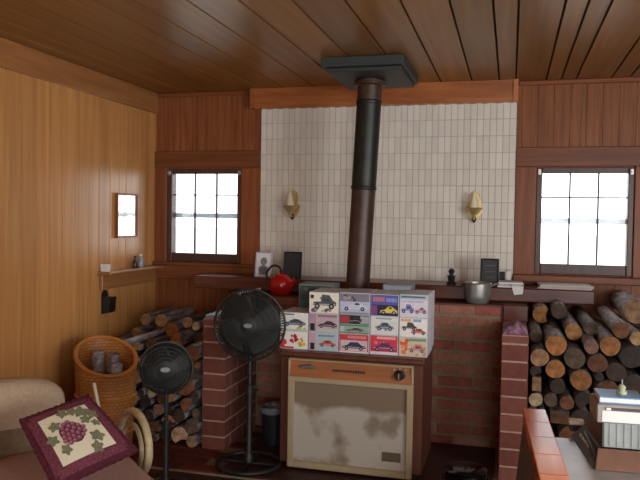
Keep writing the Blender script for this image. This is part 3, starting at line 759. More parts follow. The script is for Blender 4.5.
right = [(558, 341, 11, R_, 'orange'), (571, 331, 9, R_, 'yellow', 4.0), (540, 355, 9.5, R_, 'tan'), (576, 354, 11, R_, 'grey'), (592, 345, 7.5, R_, 'pinkish'),
         (611, 345, 10.5, R_, 'orange'), (630, 356, 12, R_, 'dark'), (634, 315, 13, R_, 'tan', 4.2), (622, 333, 8.5, R_, 'brown'), (638, 334, 7, R_, 'tan'),
         (555.5, 370, 10, R_, 'orange'), (580.5, 375, 11, R_, 'orange'), (601, 363, 10, R_, 'brown'), (535.6, 400, 7.5, R_, 'pale'), (550, 398, 7, R_, 'grey'),
         (567, 401, 7.5, R_, 'brown'), (537, 386, 8, (.034, .056), 'tan'), (561, 414, 10, (.062, .038), 'brown'), (583, 398, 9, SP, 'dark'), (557.5, 387, 8, R_, 'dark'),
         (617, 370, 10, R_, 'dark'), (539, 333, 7, R_, 'grey', 4.0), (543, 317, 9, SP, 'orange', 4.3), (562, 316, 8, R_, 'grey', 4.3), (590, 329, 7, R_, 'grey', 4.0)]
left = [(143.5, 318, 7.5, R_, 'tan', 4.38), (159, 315.6, 8.2, R_, 'tan', 4.36), (169, 328, 9.3, R_, 'orange', 4.3), (185, 322, 7, R_, 'tan', 4.36), (195.5, 322, 5.2, R_, 'pale', 4.36), (136, 331, 7.5, R_, 'tan', 4.32),
        (154, 331, 7, R_, 'dark', 4.36), (180, 341, 9, SP, 'orange', 4.16), (193, 337, 7.5, R_, 'grey', 4.3), (150, 345, 9, SP, 'brown', 4.16), (132, 346, 8, SP, 'tan', 4.16),
        (134, 411, 6, R_, 'pale'), (131, 398, 7, SP, 'tan'), (168, 399, 7, SP, 'yellow'), (119, 405, 8, SP, 'tan'), (166, 424, 9, SP, 'orange'), (181, 441, 11, SP, 'pale'),
        (155, 411, 7, R_, 'pinkish'), (177, 415, 8, R_, 'dark'), (186, 402, 8, SP, 'brown'), (148, 394, 6, R_, 'pale'), (195, 354, 8, R_, 'grey', 4.05), (195, 440, 7, SP, 'tan'), (150, 430, 8, SP, 'brown'), (165, 352, 8, R_, 'grey', 4.1)]
pile(right, .11, 1.12, lambda x: .72 if x < .55 else .80, 'right', 3.86, 5, 2500)
pile(left, XL+.02, -1.765, lambda x: .63 if x > -2.3 else .60, 'left', 3.83, 9, 2500)

# ------------------------------------------------------------------ things on the mantel and ledge
MZ = .981
def easel(name, x0, x1, y, z0, z1, lean, label, cat, face, frame, inner=None, fw=.012, group=None):
    """a small framed piece leaning back against the wall"""
    R = Matrix.Rotation(-lean, 3, 'X'); c = ((x0+x1)/2, y, z0)
    r = thing(name, c, label, cat, group)
    b = MB()
    for (p, q, d, e) in [(x0, x0+fw, z0, z1), (x1-fw, x1, z0, z1), (x0+fw, x1-fw, z0, z0+fw), (x0+fw, x1-fw, z1-fw, z1)]:
        b.cbox((p, y-.012, d), (q, y+.006, e), .003, frame, R=R, c=c)
    b.build('frame', r)
    b = MB(); b.box((x0+fw, y-.004, z0+fw), (x1-fw, y+.004, z1-fw), face, R=R, c=c)
    o = b.build('picture', r)
    if inner:
        for nm, polys, mt in inner:
            b = MB()
            for pl in polys: b.prism([Vector(c)+R @ (Vector((x0+(x1-x0)*u, y-.0045, z0+(z1-z0)*v))-Vector(c)) for u, v in pl], R @ Vector((0, -.0012, 0)), mt)
            b.build(nm, o)
    return r
def oval(cx, cy, a, b_, n=16): return [(cx+a*math.cos(2*PI*k/n), cy+b_*math.sin(2*PI*k/n)) for k in range(n)]
easel('framed_drawing', -1.700, -1.578, 4.60, MZ, 1.158, .18, 'small framed grey portrait drawing standing at the left of the mantel', 'picture', M_white, M_lilac,
      [('drawing', [oval(.5, .63, .2, .16), oval(.5, .3, .3, .18), [(.22, .1), (.78, .1), (.7, .4), (.3, .4)]], M_greyp)], fw=.009)
easel('dark_plaque', -1.500, -1.372, 4.62, MZ, 1.163, .12, 'black rectangular plaque standing behind the red kettle', 'plaque', M_slate, M_blackm, fw=.01)
easel('dark_plaque', -.180, -.066, 4.62, MZ, 1.155, .12, 'black plaque with faint grey lines, on the mantel behind the saucepan', 'plaque', M_slate, M_blackm,
      [('sketch', [[(.2, .72), (.8, .74), (.8, .77), (.2, .75)], [(.25, .5), (.75, .52), (.75, .54), (.25, .52)], [(.3, .3), (.7, .3), (.7, .32), (.3, .32)]], M_sketch)], fw=.01)
# kettle
kx, ky = -1.462, 4.462; kz = LZ+.001
r = thing('kettle', (kx, ky, kz), 'round red enamel kettle with black arched handle on the brick ledge', 'kettle')
b = MB(); b.lathe([(0, 0), (.05, 0), (.07, .018), (.08, .055), (.076, .09), (.058, .118), (.04, .128), (0, .129)], (kx, ky, kz), M_kettle, n=32); b.build('body', r, smooth=True)
b = MB(); b.lathe([(.042, .127), (.04, .134), (.015, .142), (.008, .146), (.013, .155), (.008, .164), (0, .165)], (kx, ky, kz), M_kettle); b.build('lid', r, smooth=True)
b = MB(); b.tube([(kx-.068+.0*k, ky-.02, kz+.09) if k == 0 else (kx-.04-.06*math.cos(PI*(.02+k/14)), ky-.02, kz+.105+.088*math.sin(PI*k/14)) for k in range(0, 13)], .0075, M_blackm, n=10); tag(b.build('handle', r, smooth=True), 'black arched handle')
b = MB(); b.tube([(kx+.07, ky-.02, kz+.06), (kx+.09, ky-.025, kz+.085), (kx+.1, ky-.03, kz+.115)], [.017, .012, .009], M_kettle); b.build('spout', r, smooth=True)
# little dark ornament
ox, oy = -.362, 4.62
r = thing('candle_holder', (ox, oy, MZ), 'tiny black ornament standing left of the saucepan on the mantel', 'ornament')
b = MB(); b.lathe([(0, 0), (.03, 0), (.03, .012), (.02, .02), (.024, .05), (.03, .056), (0, .056)], (ox, oy, MZ), M_blackm, n=16); b.build('base', r, smooth=True)
b = MB(); b.lathe([(0, .056), (.014, .056), (.012, .07), (.02, .084), (.012, .1), (0, .104)], (ox, oy, MZ), M_blackm, n=16); b.build('finial', r, smooth=True)
# saucepan
sx_, sy_ = -.188, 4.458; sz_ = LZ+.001
r = thing('saucepan', (sx_, sy_, sz_), 'dull aluminium saucepan on the ledge below the right end of the mantel', 'saucepan')
b = MB(); b.lathe([(0, 0), (.058, 0), (.07, .012), (.077, .05), (.08, .122), (.085, .126), (.083, .13), (.077, .127), (.073, .05), (.064, .014), (0, .012)], (sx_, sy_, sz_), M_alu, n=36); b.build('pan', r, smooth=True)
b = MB(); b.tube([(sx_+.076, sy_-.01, sz_+.108), (sx_+.1, sy_-.025, sz_+.12), (sx_+.125, sy_-.05, sz_+.128)], [.007, .009, .008], M_alu); b.build('handle', r, smooth=True)
b = MB(); b.cbox((sx_-.1, sy_-.012, sz_+.105), (sx_-.074, sy_+.012, sz_+.118), .004, M_blackm); b.build('side_grip', r)
# little white thing with dark square, and papers
px_, py_ = -.037, 4.74
r = thing('ornament', (px_, py_, MZ), 'small white and black cube ornament right of the second black plaque', 'ornament')
b = MB(); b.cbox((px_-.03, py_-.02, MZ), (px_+.04, py_+.02, MZ+.03), .006, M_tan); tag(b.build('base', r), 'tan base')
b = MB(); b.cbox((px_-.028, py_-.015, MZ+.031), (px_+.006, py_+.015, MZ+.085), .004, M_blackm); tag(b.build('dark_square', r), 'black block')
b = MB(); b.lathe([(0, 0), (.02, .004), (.024, .03), (.02, .055), (.012, .065), (0, .067)], (px_+.026, py_, MZ+.03), M_white, n=16); tag(b.build('white_figure', r), 'white figure')
def papers(name, x0, x1, y0, y1, z, t, mats, label, cat='papers', rot=0, n=3, org=None):
    r = thing(name, ((x0+x1)/2, (y0+y1)/2, z), label, cat)
    rr = random.Random(int(x0*1000))
    for k in range(n):
        d = rr.uniform(-.008, .008); R = Matrix.Rotation(rot+rr.uniform(-.06, .06), 3, 'Z')
        b = MB(); b.cbox((x0+d, y0+abs(d), z+k*t), (x1+d, y1, z+(k+1)*t-.0006), .001, mats[k % len(mats)], R=R, c=((x0+x1)/2, (y0+y1)/2, z)); b.build('sheet', r)
    return r
papers('booklets', -.075, .075, 4.556, 4.70, MZ, .011, [M_white, M_lilac, M_white], 'small stack of pale booklets at the mantel edge above the right pier', 'booklets', n=3, rot=.05)
b = MB(); b.prism([(.012, 4.546, .992), (.085, 4.546, .992), (.08, 4.544, .945), (.03, 4.544, .938)], (0, -.003, 0), M_white)
b.prism([(.012, 4.543, .9985), (.085, 4.543, .9985), (.09, 4.60, .9992), (.016, 4.60, .9992)], (0, 0, .003), M_white)
tag(b.build('card', org=(.05, 4.57, .992)), 'white card folded over the mantel edge above the right pier', 'card')
papers('newspaper', .175, .49, 4.57, 4.80, MZ, .008, [flat('newsprint', (200, 192, 182), .8), flat('newsprint two', (184, 176, 170), .8)], 'folded newspapers lying on the mantel below the right window', 'newspaper', n=3)
# cloth heap on the right pier
b = MB(); rr = random.Random(3); cl = plain('patterned cloth', srgb(146, 108, 132), .9, noise=.85, nscale=34)
def heap(u, v, ph=rr.random()*6):
    x = -.03+.13*u; y = 3.86+.26*v; e = min(u, 1-u, v, 1-v)*4
    return Vector((x, y, PZ+.002+min(1, e)*(.04+.014*math.sin(5*u+ph)*math.cos(6*v)+.007*math.sin(11*u+4*v))))
b.grid(heap, 20, 20, cl); b.add([(-.03, 3.86, PZ+.001), (.10, 3.86, PZ+.001), (.10, 4.12, PZ+.001), (-.03, 4.12, PZ+.001)], [(0, 1, 2, 3)], cl)
tag(b.build('cloth', org=(.035, 3.99, PZ+.001), smooth=True), 'crumpled purple and grey patterned cloth on top of the right brick pier', 'cloth')
# papers and little stand on the left pier
papers('papers', -1.735, -1.612, 3.87, 4.10, PZ+.001, .006, [M_bluep, M_lilac], 'bluish papers lying on top of the left brick pier', n=3)
tx, ty, tz = -1.648, 4.20, PZ+.001
r = thing('table_stand', (tx, ty, tz), 'small pale angled top on tan stem, on the left pier behind the big fan', 'stand')
b = MB(); b.lathe([(0, 0), (.045, 0), (.045, .008), (.012, .014), (0, .014)], (tx, ty, tz), M_tan, n=20); b.build('base', r, smooth=True)
b = MB(); b.tube([(tx, ty, tz+.012), (tx+.004, ty, tz+.06), (tx-.004, ty, tz+.118)], [.013, .009, .012], M_tan); b.build('stem', r, smooth=True)
b = MB(); b.cbox((tx-.03, ty-.05, tz+.119), (tx+.12, ty+.06, tz+.131), .004, M_lilac, R=Matrix.Rotation(-.16, 3, 'Y'), c=(tx, ty, tz+.119)); b.build('top', r)

# ------------------------------------------------------------------ left wall things
mx0, my0, my1, mz0, mz1 = XL+.0005, 4.32, 4.60, 1.238, 1.548
r = thing('wall_mirror', (XL, 4.46, 1.24), 'small mirror in thin wooden frame glaring white on the left wall', 'mirror')
b = MB(); frame_rect(b, 'y', mx0, mx0+.022, (my0, my1, mz0, mz1), .014, M_trimz); b.build('frame', r)
b = MB(); b.box((mx0, my0+.014, mz0+.014), (mx0+.012, my1-.014, mz1-.014), M_picglass); b.build('mirror_glass', r)
r = thing('small_card', (XL+.05, 4.13, 1.022), 'small white card standing at the near end of the left wall shelf', 'card')
b = MB(); b.cbox((XL+.02, 4.12, 1.0225), (XL+.075, 4.128, 1.075), .002, M_white, R=Matrix.Rotation(.15, 3, 'X'), c=(XL+.05, 4.124, 1.0225)); b.build('front_leaf', r)
b = MB(); b.cbox((XL+.02, 4.14, 1.0225), (XL+.075, 4.147, 1.07), .002, M_white, R=Matrix.Rotation(-.15, 3, 'X'), c=(XL+.05, 4.143, 1.0225)); b.build('back_leaf', r)
for nm, yy, mt, lab, hh in (('bottle', 4.50, M_bottle, 'small brown bottle on the left wall shelf under the mirror', .085), ('bottle', 4.58, M_bluegl, 'small clear bluish bottle next to the brown one, nearer the window', .095)):
    r = thing(nm, (XL+.055, yy, 1.0225), lab, 'bottle', 'bottles on the wall shelf')
    b = MB(); b.lathe([(0, 0), (.016, 0), (.018, .004), (.018, hh*.55), (.008, hh*.72), (.008, hh*.86), (0, hh*.86)], (XL+.055, yy, 1.0225), mt, n=18); b.build('body', r, smooth=True)
    b = MB(); b.lathe([(0, hh*.861), (.0095, hh*.861), (.0095, hh), (0, hh)], (XL+.055, yy, 1.0225), M_blackm if mt is M_bottle else M_white, n=14); b.build('cap', r, smooth=True)
r = thing('match_holder', (XL, 4.2, .73), 'black metal match holder hanging on the left wall under the shelf', 'match holder')
b = MB(); yy = 4.2
b.prism([(XL-.002, yy-.04, .735), (XL-.002, yy+.04, .735), (XL-.002, yy+.04, .86)]+[(XL-.002, yy+.04*math.cos(t), .86+.035*math.sin(t)) for t in (PI*.25, PI*.5, PI*.75)]+[(XL-.002, yy-.04, .86)], (.006, 0, 0), M_black); b.build('back_plate', r)
b = MB(); b.prism([(XL+.0075, yy-.042, .74), (XL+.055, yy-.036, .745), (XL+.068, yy-.042, .85), (XL+.0075, yy-.042, .85)], (0, .082, 0), M_black); b.build('pocket', r, bevel=.004)

# ------------------------------------------------------------------ sconces
def sconce(x, z, label):
    y = YB-.0165; r = thing('wall_sconce', (x, y, z), label, 'sconce', 'brass candle sconces on the tile')
    prof = [(0, -.01), (.018, .012), (.04, .05), (.048, .085), (.034, .10), (.036, .15), (.022, .185), (0, .205), (-.022, .185), (-.036, .15), (-.034, .10), (-.048, .085), (-.04, .05), (-.018, .012)]
    b = MB(); b.prism([(x+u*1.2, y, z+v) for u, v in prof], (0, -.008, 0), M_brass); b.build('back_plate', r, bevel=.003)
    b = MB(); b.tube([(x, y-.008, z+.04), (x, y-.04, z+.012), (x, y-.075, z+.02), (x, y-.085, z+.06)], [.009, .008, .008, .009], M_brass); b.build('arm', r, smooth=True)
    b = MB(); b.lathe([(0, .03), (.012, .034), (.034, .056), (.056, .084), (.052, .088), (.02, .068), (0, .066)], (x, y-.085, z), M_brass, n=22); b.build('cup', r, smooth=True)
    b = MB(); b.lathe([(0, .07), (.03, .074), (.031, .09), (.024, .13), (.013, .17), (.004, .2), (0, .202)], (x, y-.085, z), M_candle, n=18); b.build('candle_shade', r, smooth=True)
    b = MB(); b.lathe([(0, -.014), (.008, -.008), (.016, .012), (.011, .028), (0, .03)], (x, y-.03, z), M_dbrass, n=16); b.build('finial', r, smooth=True)
p = at(292, 218, Y=4.85); sconce(p.x, p.z, 'brass candle sconce on the tile left of the stovepipe')
p = at(474, 221, Y=4.85); sconce(p.x, p.z, 'brass candle sconce on the tile right of the stovepipe')

# ------------------------------------------------------------------ fans
def fan(name, x, y, hz, rad, label, base_r, tilt=0.0, yaw=0.0, pole_r=.016):
    r = thing(name, (x, y, 0.021), label, 'fan', 'pedestal fans')
    G = .021 if y > 3.5 else .001
    b = MB(); b.tube([(x+base_r*math.cos(2*PI*k/40), y+base_r*math.sin(2*PI*k/40), G+.014) for k in range(40)], .013, M_fan, n=10, closed=True)
    b.tube([(x-base_r, y, G+.014), (x+base_r, y, G+.014)], .01, M_fan, n=8); b.tube([(x, y-base_r, G+.014), (x, y+base_r, G+.014)], .01, M_fan, n=8)
    b.build('base_ring', r, smooth=True)
    b = MB(); b.lathe([(0, G+.02), (.03, G+.02), (.03, G+.05), (pole_r+.004, G+.07), (pole_r, G+.08), (pole_r, hz*.55), (0, hz*.55)], (x, y, 0), M_fan, n=18); b.build('lower_pole', r, smooth=True)
    b = MB(); b.lathe([(0, hz*.53), (.024, hz*.53), (.024, hz*.58), (0, hz*.58)], (x, y, 0), M_fan, n=18); b.tube([(x+.02, y, hz*.555), (x+.05, y, hz*.555)], .008, M_fan, n=8); b.build('height_knob', r, smooth=True)
    b = MB(); b.lathe([(0, hz*.56), (pole_r*.72, hz*.56), (pole_r*.72, hz-.06), (0, hz-.06)], (x, y, 0), M_fan, n=16); b.build('upper_pole', r, smooth=True)
    R = Matrix.Rotation(yaw, 3, 'Z') @ Matrix.Rotation(tilt, 3, 'X'); c = Vector((x, y, hz))
    P = lambda u, d, w: c+R @ Vector((u, d, w))      # d<0 is forwards
    Ry = R @ Matrix.Rotation(PI/2, 3, 'X')           # lathe axis pointing forwards
    b = MB(); b.lathe([(0, -.17), (.03, -.165), (.052, -.13), (.056, -.06), (.05, -.03), (0, -.03)], c, M_fan, R=Ry, n=24); b.build('motor', r, smooth=True)
    b = MB(); b.tube([(x, y, hz-.075), P(0, .06, -.045)], [.02, .024], M_fan); b.build('neck', r, smooth=True)
    cg = thing('cage', c, None, None); cg.parent = r; cg.location = c-Vector(r['_w'])
    nw = 84 if rad > .16 else 66
    for nm, sgn, dd, r0 in (('front_grille', -1, .055, .045), ('rear_grille', 1, .035, .055)):
        b = MB()
        for k in range(nw):
            t = 2*PI*k/nw; pts = []
            for u in (0, .35, .7, .92, 1):
                rr_ = r0+(rad-r0)*u; d = dd*(1-u**3)**.6 if u < 1 else 0
                t2 = t+.25*(1-u)*(1 if sgn < 0 else -1); pts.append(P(rr_*math.cos(t2), sgn*d-.02, rr_*math.sin(t2)))
            b.tube(pts, .0022, M_cage, n=4)
        for u in (.2, .4, .6, .8):
            rr_ = r0+(rad-r0)*u; d = dd*(1-u**3)**.6
            b.tube([P(rr_*math.cos(2*PI*k/40), sgn*d-.02, rr_*math.sin(2*PI*k/40)) for k in range(40)], .0018, M_cage, n=5, closed=True)
        b.build(nm, cg, smooth=True)
    b = MB(); b.tube([P(rad*math.cos(2*PI*k/48), -.02, rad*math.sin(2*PI*k/48)) for k in range(48)], .0065, M_fan, n=8, closed=True); b.build('rim', cg, smooth=True)
    b = MB(); b.lathe([(0, .082), (.036, .08), (.06, .07), (.063, .058), (0, .058)], c, M_blackm, R=Ry, n=28); cap = b.build('hub_badge', cg, smooth=True)
    b = MB(); b.prism([P(.024*math.cos(2*PI*k/16), -.0815, .012*math.sin(2*PI*k/16)+.004) for k in range(16)], R @ Vector((0, -.002, 0)), M_silver); b.build('emblem', cg)
    bl = thing('rotor', c, None, None); bl.parent = r; bl.location = c-Vector(r['_w'])
    b = MB(); b.lathe([(0, .03), (.03, .028), (.036, .015), (.036, -.012), (0, -.012)], c, M_blade, R=Ry, n=20); b.build('rotor_hub', bl, smooth=True)
    for k in range(4):
        t0 = 2*PI*k/4+.4; b = MB()
        def sheet(u, v, t0=t0):
            rr_ = .03+(rad*.88-.03)*u; sw = (v-.5)*(1.5-.1*u); t = t0+sw+.35*u
            return P(rr_*math.cos(t), -.012+(v-.5)*.05*(1-.2*u), rr_*math.sin(t))
        b.grid(sheet, 8, 8, M_blade); o = b.build('blade', bl, smooth=True)
        so = o.modifiers.new('thickness', 'SOLIDIFY'); so.thickness = .003
    return r
p = at(248.5, 326, Y=3.6); fan('pedestal_fan', p.x-.012, 3.66, p.z, .195, 'big dark grey pedestal fan with ring base, left of the heater', .175, yaw=.2)
p = at(160, 370, Y=3.15); fan('pedestal_fan', p.x+.0, 3.22, p.z, .13, 'smaller dark pedestal fan in front of the left woodpile', .16, yaw=.4, pole_r=.014)

# ------------------------------------------------------------------ bins beside the heater
p = at(273, 440, Y=4.05)
r = thing('bucket', (p.x, 4.06, .021), 'dark blue bucket with grey bag over its rim, between big fan and heater', 'bucket')
b = MB(); b.lathe([(0, .021), (.062, .021), (.078, .235), (.083, .24), (.08, .245), (.074, .238), (.058, .03), (0, .028)], (p.x, 4.06, 0), M_bin, n=26); b.build('pail', r, smooth=True)
b = MB(); rr = random.Random(8)
b.lathe([(.062, .20), (.07, .245), (.088, .25), (.09, .235), (.084, .215)], (p.x, 4.06, 0), M_bingrey, n=26); b.lathe([(0, .20), (.045, .205), (.066, .235)], (p.x, 4.06, 0), M_bingrey, n=26)
for v in b.v: v += Vector((rr.uniform(-.003, .003), rr.uniform(-.003, .003), rr.uniform(-.006, .01)))
b.build('bag', r, smooth=True)
p = at(465, 470, Y=3.35); hx, hy = p.x, 3.36
r = thing('coal_bucket', (hx, hy, 0), 'shiny black lidded bucket on the floor to the right of the heater', 'bucket')
b = MB(); b.lathe([(0, .001), (.075, .001), (.08, .01), (.096, .21), (.1, .214), (.1, .222), (.095, .224), (0, .2235)], (hx, hy, 0), M_gloss, n=32); b.build('pail', r, smooth=True)
b = MB(); b.lathe([(.1, .2245), (.102, .232), (.09, .238), (.06, .246), (.02, .25), (0, .25)], (hx, hy, 0), M_gloss, n=32); b.build('lid', r, smooth=True)
b = MB(); b.tube([(hx-.102, hy, .20), (hx-.104, hy-.03, .17), (hx-.06, hy-.095, .11), (hx, hy-.115, .09), (hx+.06, hy-.095, .11), (hx+.104, hy-.03, .17), (hx+.102, hy, .20)], .004, M_gloss, n=8); b.build('handle', r, smooth=True)

# ------------------------------------------------------------------ basket at the end of the woodpile
bx, by = -2.245, 3.62
r = thing('log_basket', (bx, by, .001), 'tall honey coloured woven basket with scooped rim, by the left woodpile', 'basket')
def brim(t): return .575+.065*math.sin(t)-.055*math.cos(t)
def brad(z): return .145+.025*min(1, z/.5)
b = MB(); nb = 36
vs, fs = [], []
for lay in (0, 1):
    for j in range(9):
        for k in range(nb):
            t = 2*PI*k/nb; u = j/8; z = .022+(brim(t)-.022)*u; q = brad(z)-(.012 if lay else 0); wv = .003*math.sin(18*t+j*PI)
            vs.append((bx+(q*1.05+wv)*math.cos(t), by+(q*.9+wv)*math.sin(t), z+(.012*(1-u) if lay else 0)))
o_ = 9*nb
for j in range(8):
    for k in range(nb):
        k2 = (k+1) % nb
        fs.append((j*nb+k, j*nb+k2, (j+1)*nb+k2, (j+1)*nb+k)); fs.append((o_+j*nb+k, o_+(j+1)*nb+k, o_+(j+1)*nb+k2, o_+j*nb+k2))
for k in range(nb): fs.append((8*nb+k, 8*nb+(k+1) % nb, o_+8*nb+(k+1) % nb, o_+8*nb+k))
fs.append(tuple(range(nb))[::-1]); fs.append(tuple(range(o_, o_+nb)))
b.add(vs, fs, M_cane); b.build('body', r, smooth=True, fix=False)
b = MB(); b.tube([(bx+(brad(brim(t))*1.05-.004)*math.cos(t), by+(brad(brim(t))*.9-.004)*math.sin(t), brim(t)+.004) for t in [2*PI*k/48 for k in range(48)]], .013, M_honey, n=8, closed=True); b.build('rim', r, smooth=True)
for z0 in (.16, .36):
    b = MB(); b.tube([(bx+(brad(z0)*1.05+.004)*math.cos(2*PI*k/48), by+(brad(z0)*.9+.004)*math.sin(2*PI*k/48), z0) for k in range(48)], .009, M_honey, n=8, closed=True); b.build('hoop', r, smooth=True)
# kindling inside
for k, (dx, dy, tz_, lx) in enumerate(((-.06, .03, .60, -.01), (.02, .05, .585, .0), (.07, -.02, .545, .01))):
    b = MB(); b.tube([(bx+dx*1.0, by+dy*1.0, .04), (bx+dx+lx, by+dy, tz_)], [.032, .035], M_bark, n=12)
    o = b.build('kindling_stick', org=(bx+dx, by+dy, .04), smooth=True)
    tag(o, ('thick bark stick at the back left inside the woven basket', 'bark stick in the middle of the woven basket', 'bark stick at the right inside the woven basket')[k], 'stick', 'sticks in the basket')

# ------------------------------------------------------------------ armchair with pillow
f2 = Vector((.74, -.67, 0)); s2 = Vector((.67, .74, 0)); up = Vector((0, 0, 1))
cc = at(150, 445, Z=.43); cc.z = 0; cc = cc-f2*.23-s2*.315
r = thing('armchair', cc, 'beige upholstered armchair with pale bentwood arms, bottom left corner', 'armchair')
def chp(u, v, w): return cc+f2*u+s2*v+up*w
def puff(b, u0, u1, v0, v1, w0, w1, e, mat, lean=0.0, n=10):
    """a rounded cushion block (superellipsoid) in chair axes"""
    cu, cv, cw = (u0+u1)/2, (v0+v1)/2, (w0+w1)/2; hu, hv, hw = (u1-u0)/2, (v1-v0)/2, (w1-w0)/2
    pw = lambda a, q: math.copysign(abs(a)**q, a)
    vs, fs = [], []; m, k_ = 26, 16
    for i in range(k_+1):
        la = -PI/2+PI*i/k_
        for j in range(m):
            lo = 2*PI*j/m
            x = pw(math.cos(la), e)*pw(math.cos(lo), e); y = pw(math.cos(la), e)*pw(math.sin(lo), e); z = pw(math.sin(la), e)
            w = cw+hw*z; vs.append(chp(cu+hu*x-lean*(w-w0), cv+hv*y, w))
    for i in range(k_):
        for j in range(m): fs.append((i*m+j, i*m+(j+1) % m, (i+1)*m+(j+1) % m, (i+1)*m+j))
    b.add(vs, fs, mat)
b = MB(); puff(b, -.30, -.11, -.54, .07, .42, .672, .72, M_uphol, .15); b.build('head_cushion', r, smooth=60)
b = MB(); puff(b, -.255, -.10, -.5, .06, .33, .50, .45, M_uphol2, .15); tag(b.build('back_cushion', r, smooth=60), 'brown lower back cushion')
b = MB(); puff(b, -.14, .60, -.27, .26, .25, .385, .38, M_mauve); tag(b.build('seat_cushion', r, smooth=60), 'mauve seat cushion')
b = MB(); b.cbox((-.26, -.27, .19), (.30, .27, .25), .01, M_honey)
b.v = [chp(v.x, v.y, v.z) for v in b.v]; b.build('seat_frame', r)
for sgn in (-1, 1):
    v0 = .315*sgn
    loop = [(-.22, .29), (-.20, .38), (-.12, .48), (0, .53), (.12, .525), (.20, .475), (.23, .40), (.20, .32), (.12, .27)]
    pts = []
    for q in range(len(loop)-1):
        for t in (0, .33, .66): pts.append(tuple(loop[q][i]*(1-t)+loop[q+1][i]*t for i in (0, 1)))
    pts.append(loop[-1])
    for _ in range(3): pts = [pts[0]]+[tuple((pts[i-1][k]+2*pts[i][k]+pts[i+1][k])/4 for k in (0, 1)) for i in range(1, len(pts)-1)]+[pts[-1]]
    b = MB(); b.tube([chp(u, v0, w) for u, w in pts], .017, M_bent, n=10); a_ = b.build('arm', r, smooth=True); a_['label'] = 'pale bentwood arm hoop'
    b = MB(); b.tube([chp(u*.66-.02, v0, .29+(w-.29)*.72) for u, w in pts], .011, M_bent, n=8); b.build('inner_hoop', a_, smooth=True)
    b = MB(); b.tube([chp(-.18, v0, .27), chp(.3, v0, .27)], .02, M_honey, n=10); b.build('side_rail', r, smooth=True)
    for uu in (-.2, .27):
        b = MB(); b.tube([chp(uu, v0*.95, 0), chp(uu*.95, v0*.95, .27)], [.017, .022], M_honey, n=12); b.build('leg', r, smooth=True)
b = MB(); b.cbox((-.36, -.36, .672), (-.27, -.22, .69), .006, flat('navy cloth', (44, 40, 58))); b.v = [chp(v.x, v.y, v.z) for v in b.v]
tag(b.build('folded_cloth', org=chp(-.31, -.29, .672)), 'dark navy cloth lying on top of the armchair back', 'cloth')
# pillow from its corners in the photograph
def dep(px, py, d): return EYE+(Fw+Rv*((px-320)/F_PX)-Uv*((py-240)/F_PX))*d
dl = 2.70
cL = dep(20, 421, dl); cT = dep(88, 396, dl+.15); cRt = dep(137, 451, dl-.01)
cB = dep(55, 489, dl-.16)
ex, ey = (cT-cL), (cB-cL); nrm = ex.cross(ey).normalized()
if nrm.dot(EYE-cL) < 0: nrm = -nrm
pc = (cL+cRt)/2
r = thing('pillow', pc-Vector((0, 0, .12)), 'square maroon pillow with cream panel of embroidered grapes, on the armchair', 'pillow')
def PQ(u, v): return cL+ex*u+ey*v+(cRt-cL-ex-ey)*(u*v)
def pil(u, v, k=1, off=0.0):
    h = (max(0, (1-(2*u-1)**2))*max(0, (1-(2*v-1)**2)))**.45
    return PQ(u, v)+nrm*(k*.045*h+off)
b = MB()
b.grid(lambda u, v: pil(.05+.9*u, .05+.9*v), 20, 20, M_border); b.grid(lambda u, v: pil(.05+.9*u, .05+.9*v, -1), 20, 20, M_maroon); b.build('cover', r, smooth=60)
b = MB()
def ruf(t):
    t = t % 4; s_ = int(t); q = t-s_
    return [(q, 0), (1, q), (1-q, 1), (0, 1-q)][s_]
m = 160; vs, fs = [], []
for i in range(m):
    u, v = ruf(4*i/m); z = .003*math.sin(i*1.9)
    for q, dz in ((0, .007), (.05, .01), (.11, 0), (.05, -.01), (0, -.007)):
        uu = .5+(u-.5)*(1.02-q*2+.004*math.sin(i*1.3)*(q == 0)); vv = .5+(v-.5)*(1.02-q*2+.004*math.sin(i*1.3)*(q == 0))
        vs.append(PQ(uu, vv)+nrm*(dz*1.2+z*(1-q*8)+(.018 if q == .11 else 0)))
for i in range(m):
    for j in range(5): fs.append((i*5+j, i*5+(j+1) % 5, ((i+1) % m)*5+(j+1) % 5, ((i+1) % m)*5+j))
b.add(vs, fs, M_maroon); tag(b.build('ruffle', r, smooth=60), 'dark maroon ruffled edge')
b = MB(); b.grid(lambda u, v: pil(.17+.66*u, .16+.68*v, 1, .003), 14, 14, M_linen); pn = b.build('panel', r, smooth=60); pn['label'] = 'cream embroidered panel'
def motif(b, cu, cv, ru, rv, mat, n=10, rot=0, off=.0045, wob=0.0):
    pts = []
    for k in range(n):
        t = 2*PI*k/n; q = 1+wob*math.cos(5*t); a_, c_ = ru*q*math.cos(t), rv*q*math.sin(t)
        pts.append(pil(cu+a_*math.cos(rot)-c_*math.sin(rot), cv+a_*math.sin(rot)+c_*math.cos(rot), 1, off))
    b.prism(pts, nrm*.0015, mat)
# axes: u runs to the pillow's top corner, v to its lower corner; (u,v) -> up is u-v, right is u+v
def uv(rt, upw): return .5+(rt+upw)*.74, .5+(rt-upw)*.74
b = MB()
for i, (rt, u_, s_) in enumerate(((-.02, .30, .07), (.10, .32, .06), (-.22, .20, .055), (-.12, .26, .05), (.24, .02, .06), (.28, -.12, .055), (-.24, -.02, .055), (-.20, -.20, .055), (-.02, -.26, .05), (.06, .20, .05), (.18, .2, .04))):
    cu, cv = uv(rt, u_); motif(b, cu, cv, s_*1.3, s_*1.1, M_leaf, n=20, rot=i, wob=.25)
tag(b.build('leaves', pn), 'grey green embroidered leaves')
b = MB(); M_grape2 = plain('pale embroidered grape', srgb(168, 112, 122), .8, noise=.2, nscale=140); M_grape3 = plain('dark grape outline', srgb(70, 34, 48), .8)
motif(b, *uv(-.03, -.03), .15, .15, M_grape3, n=24, off=.0045, wob=.04)
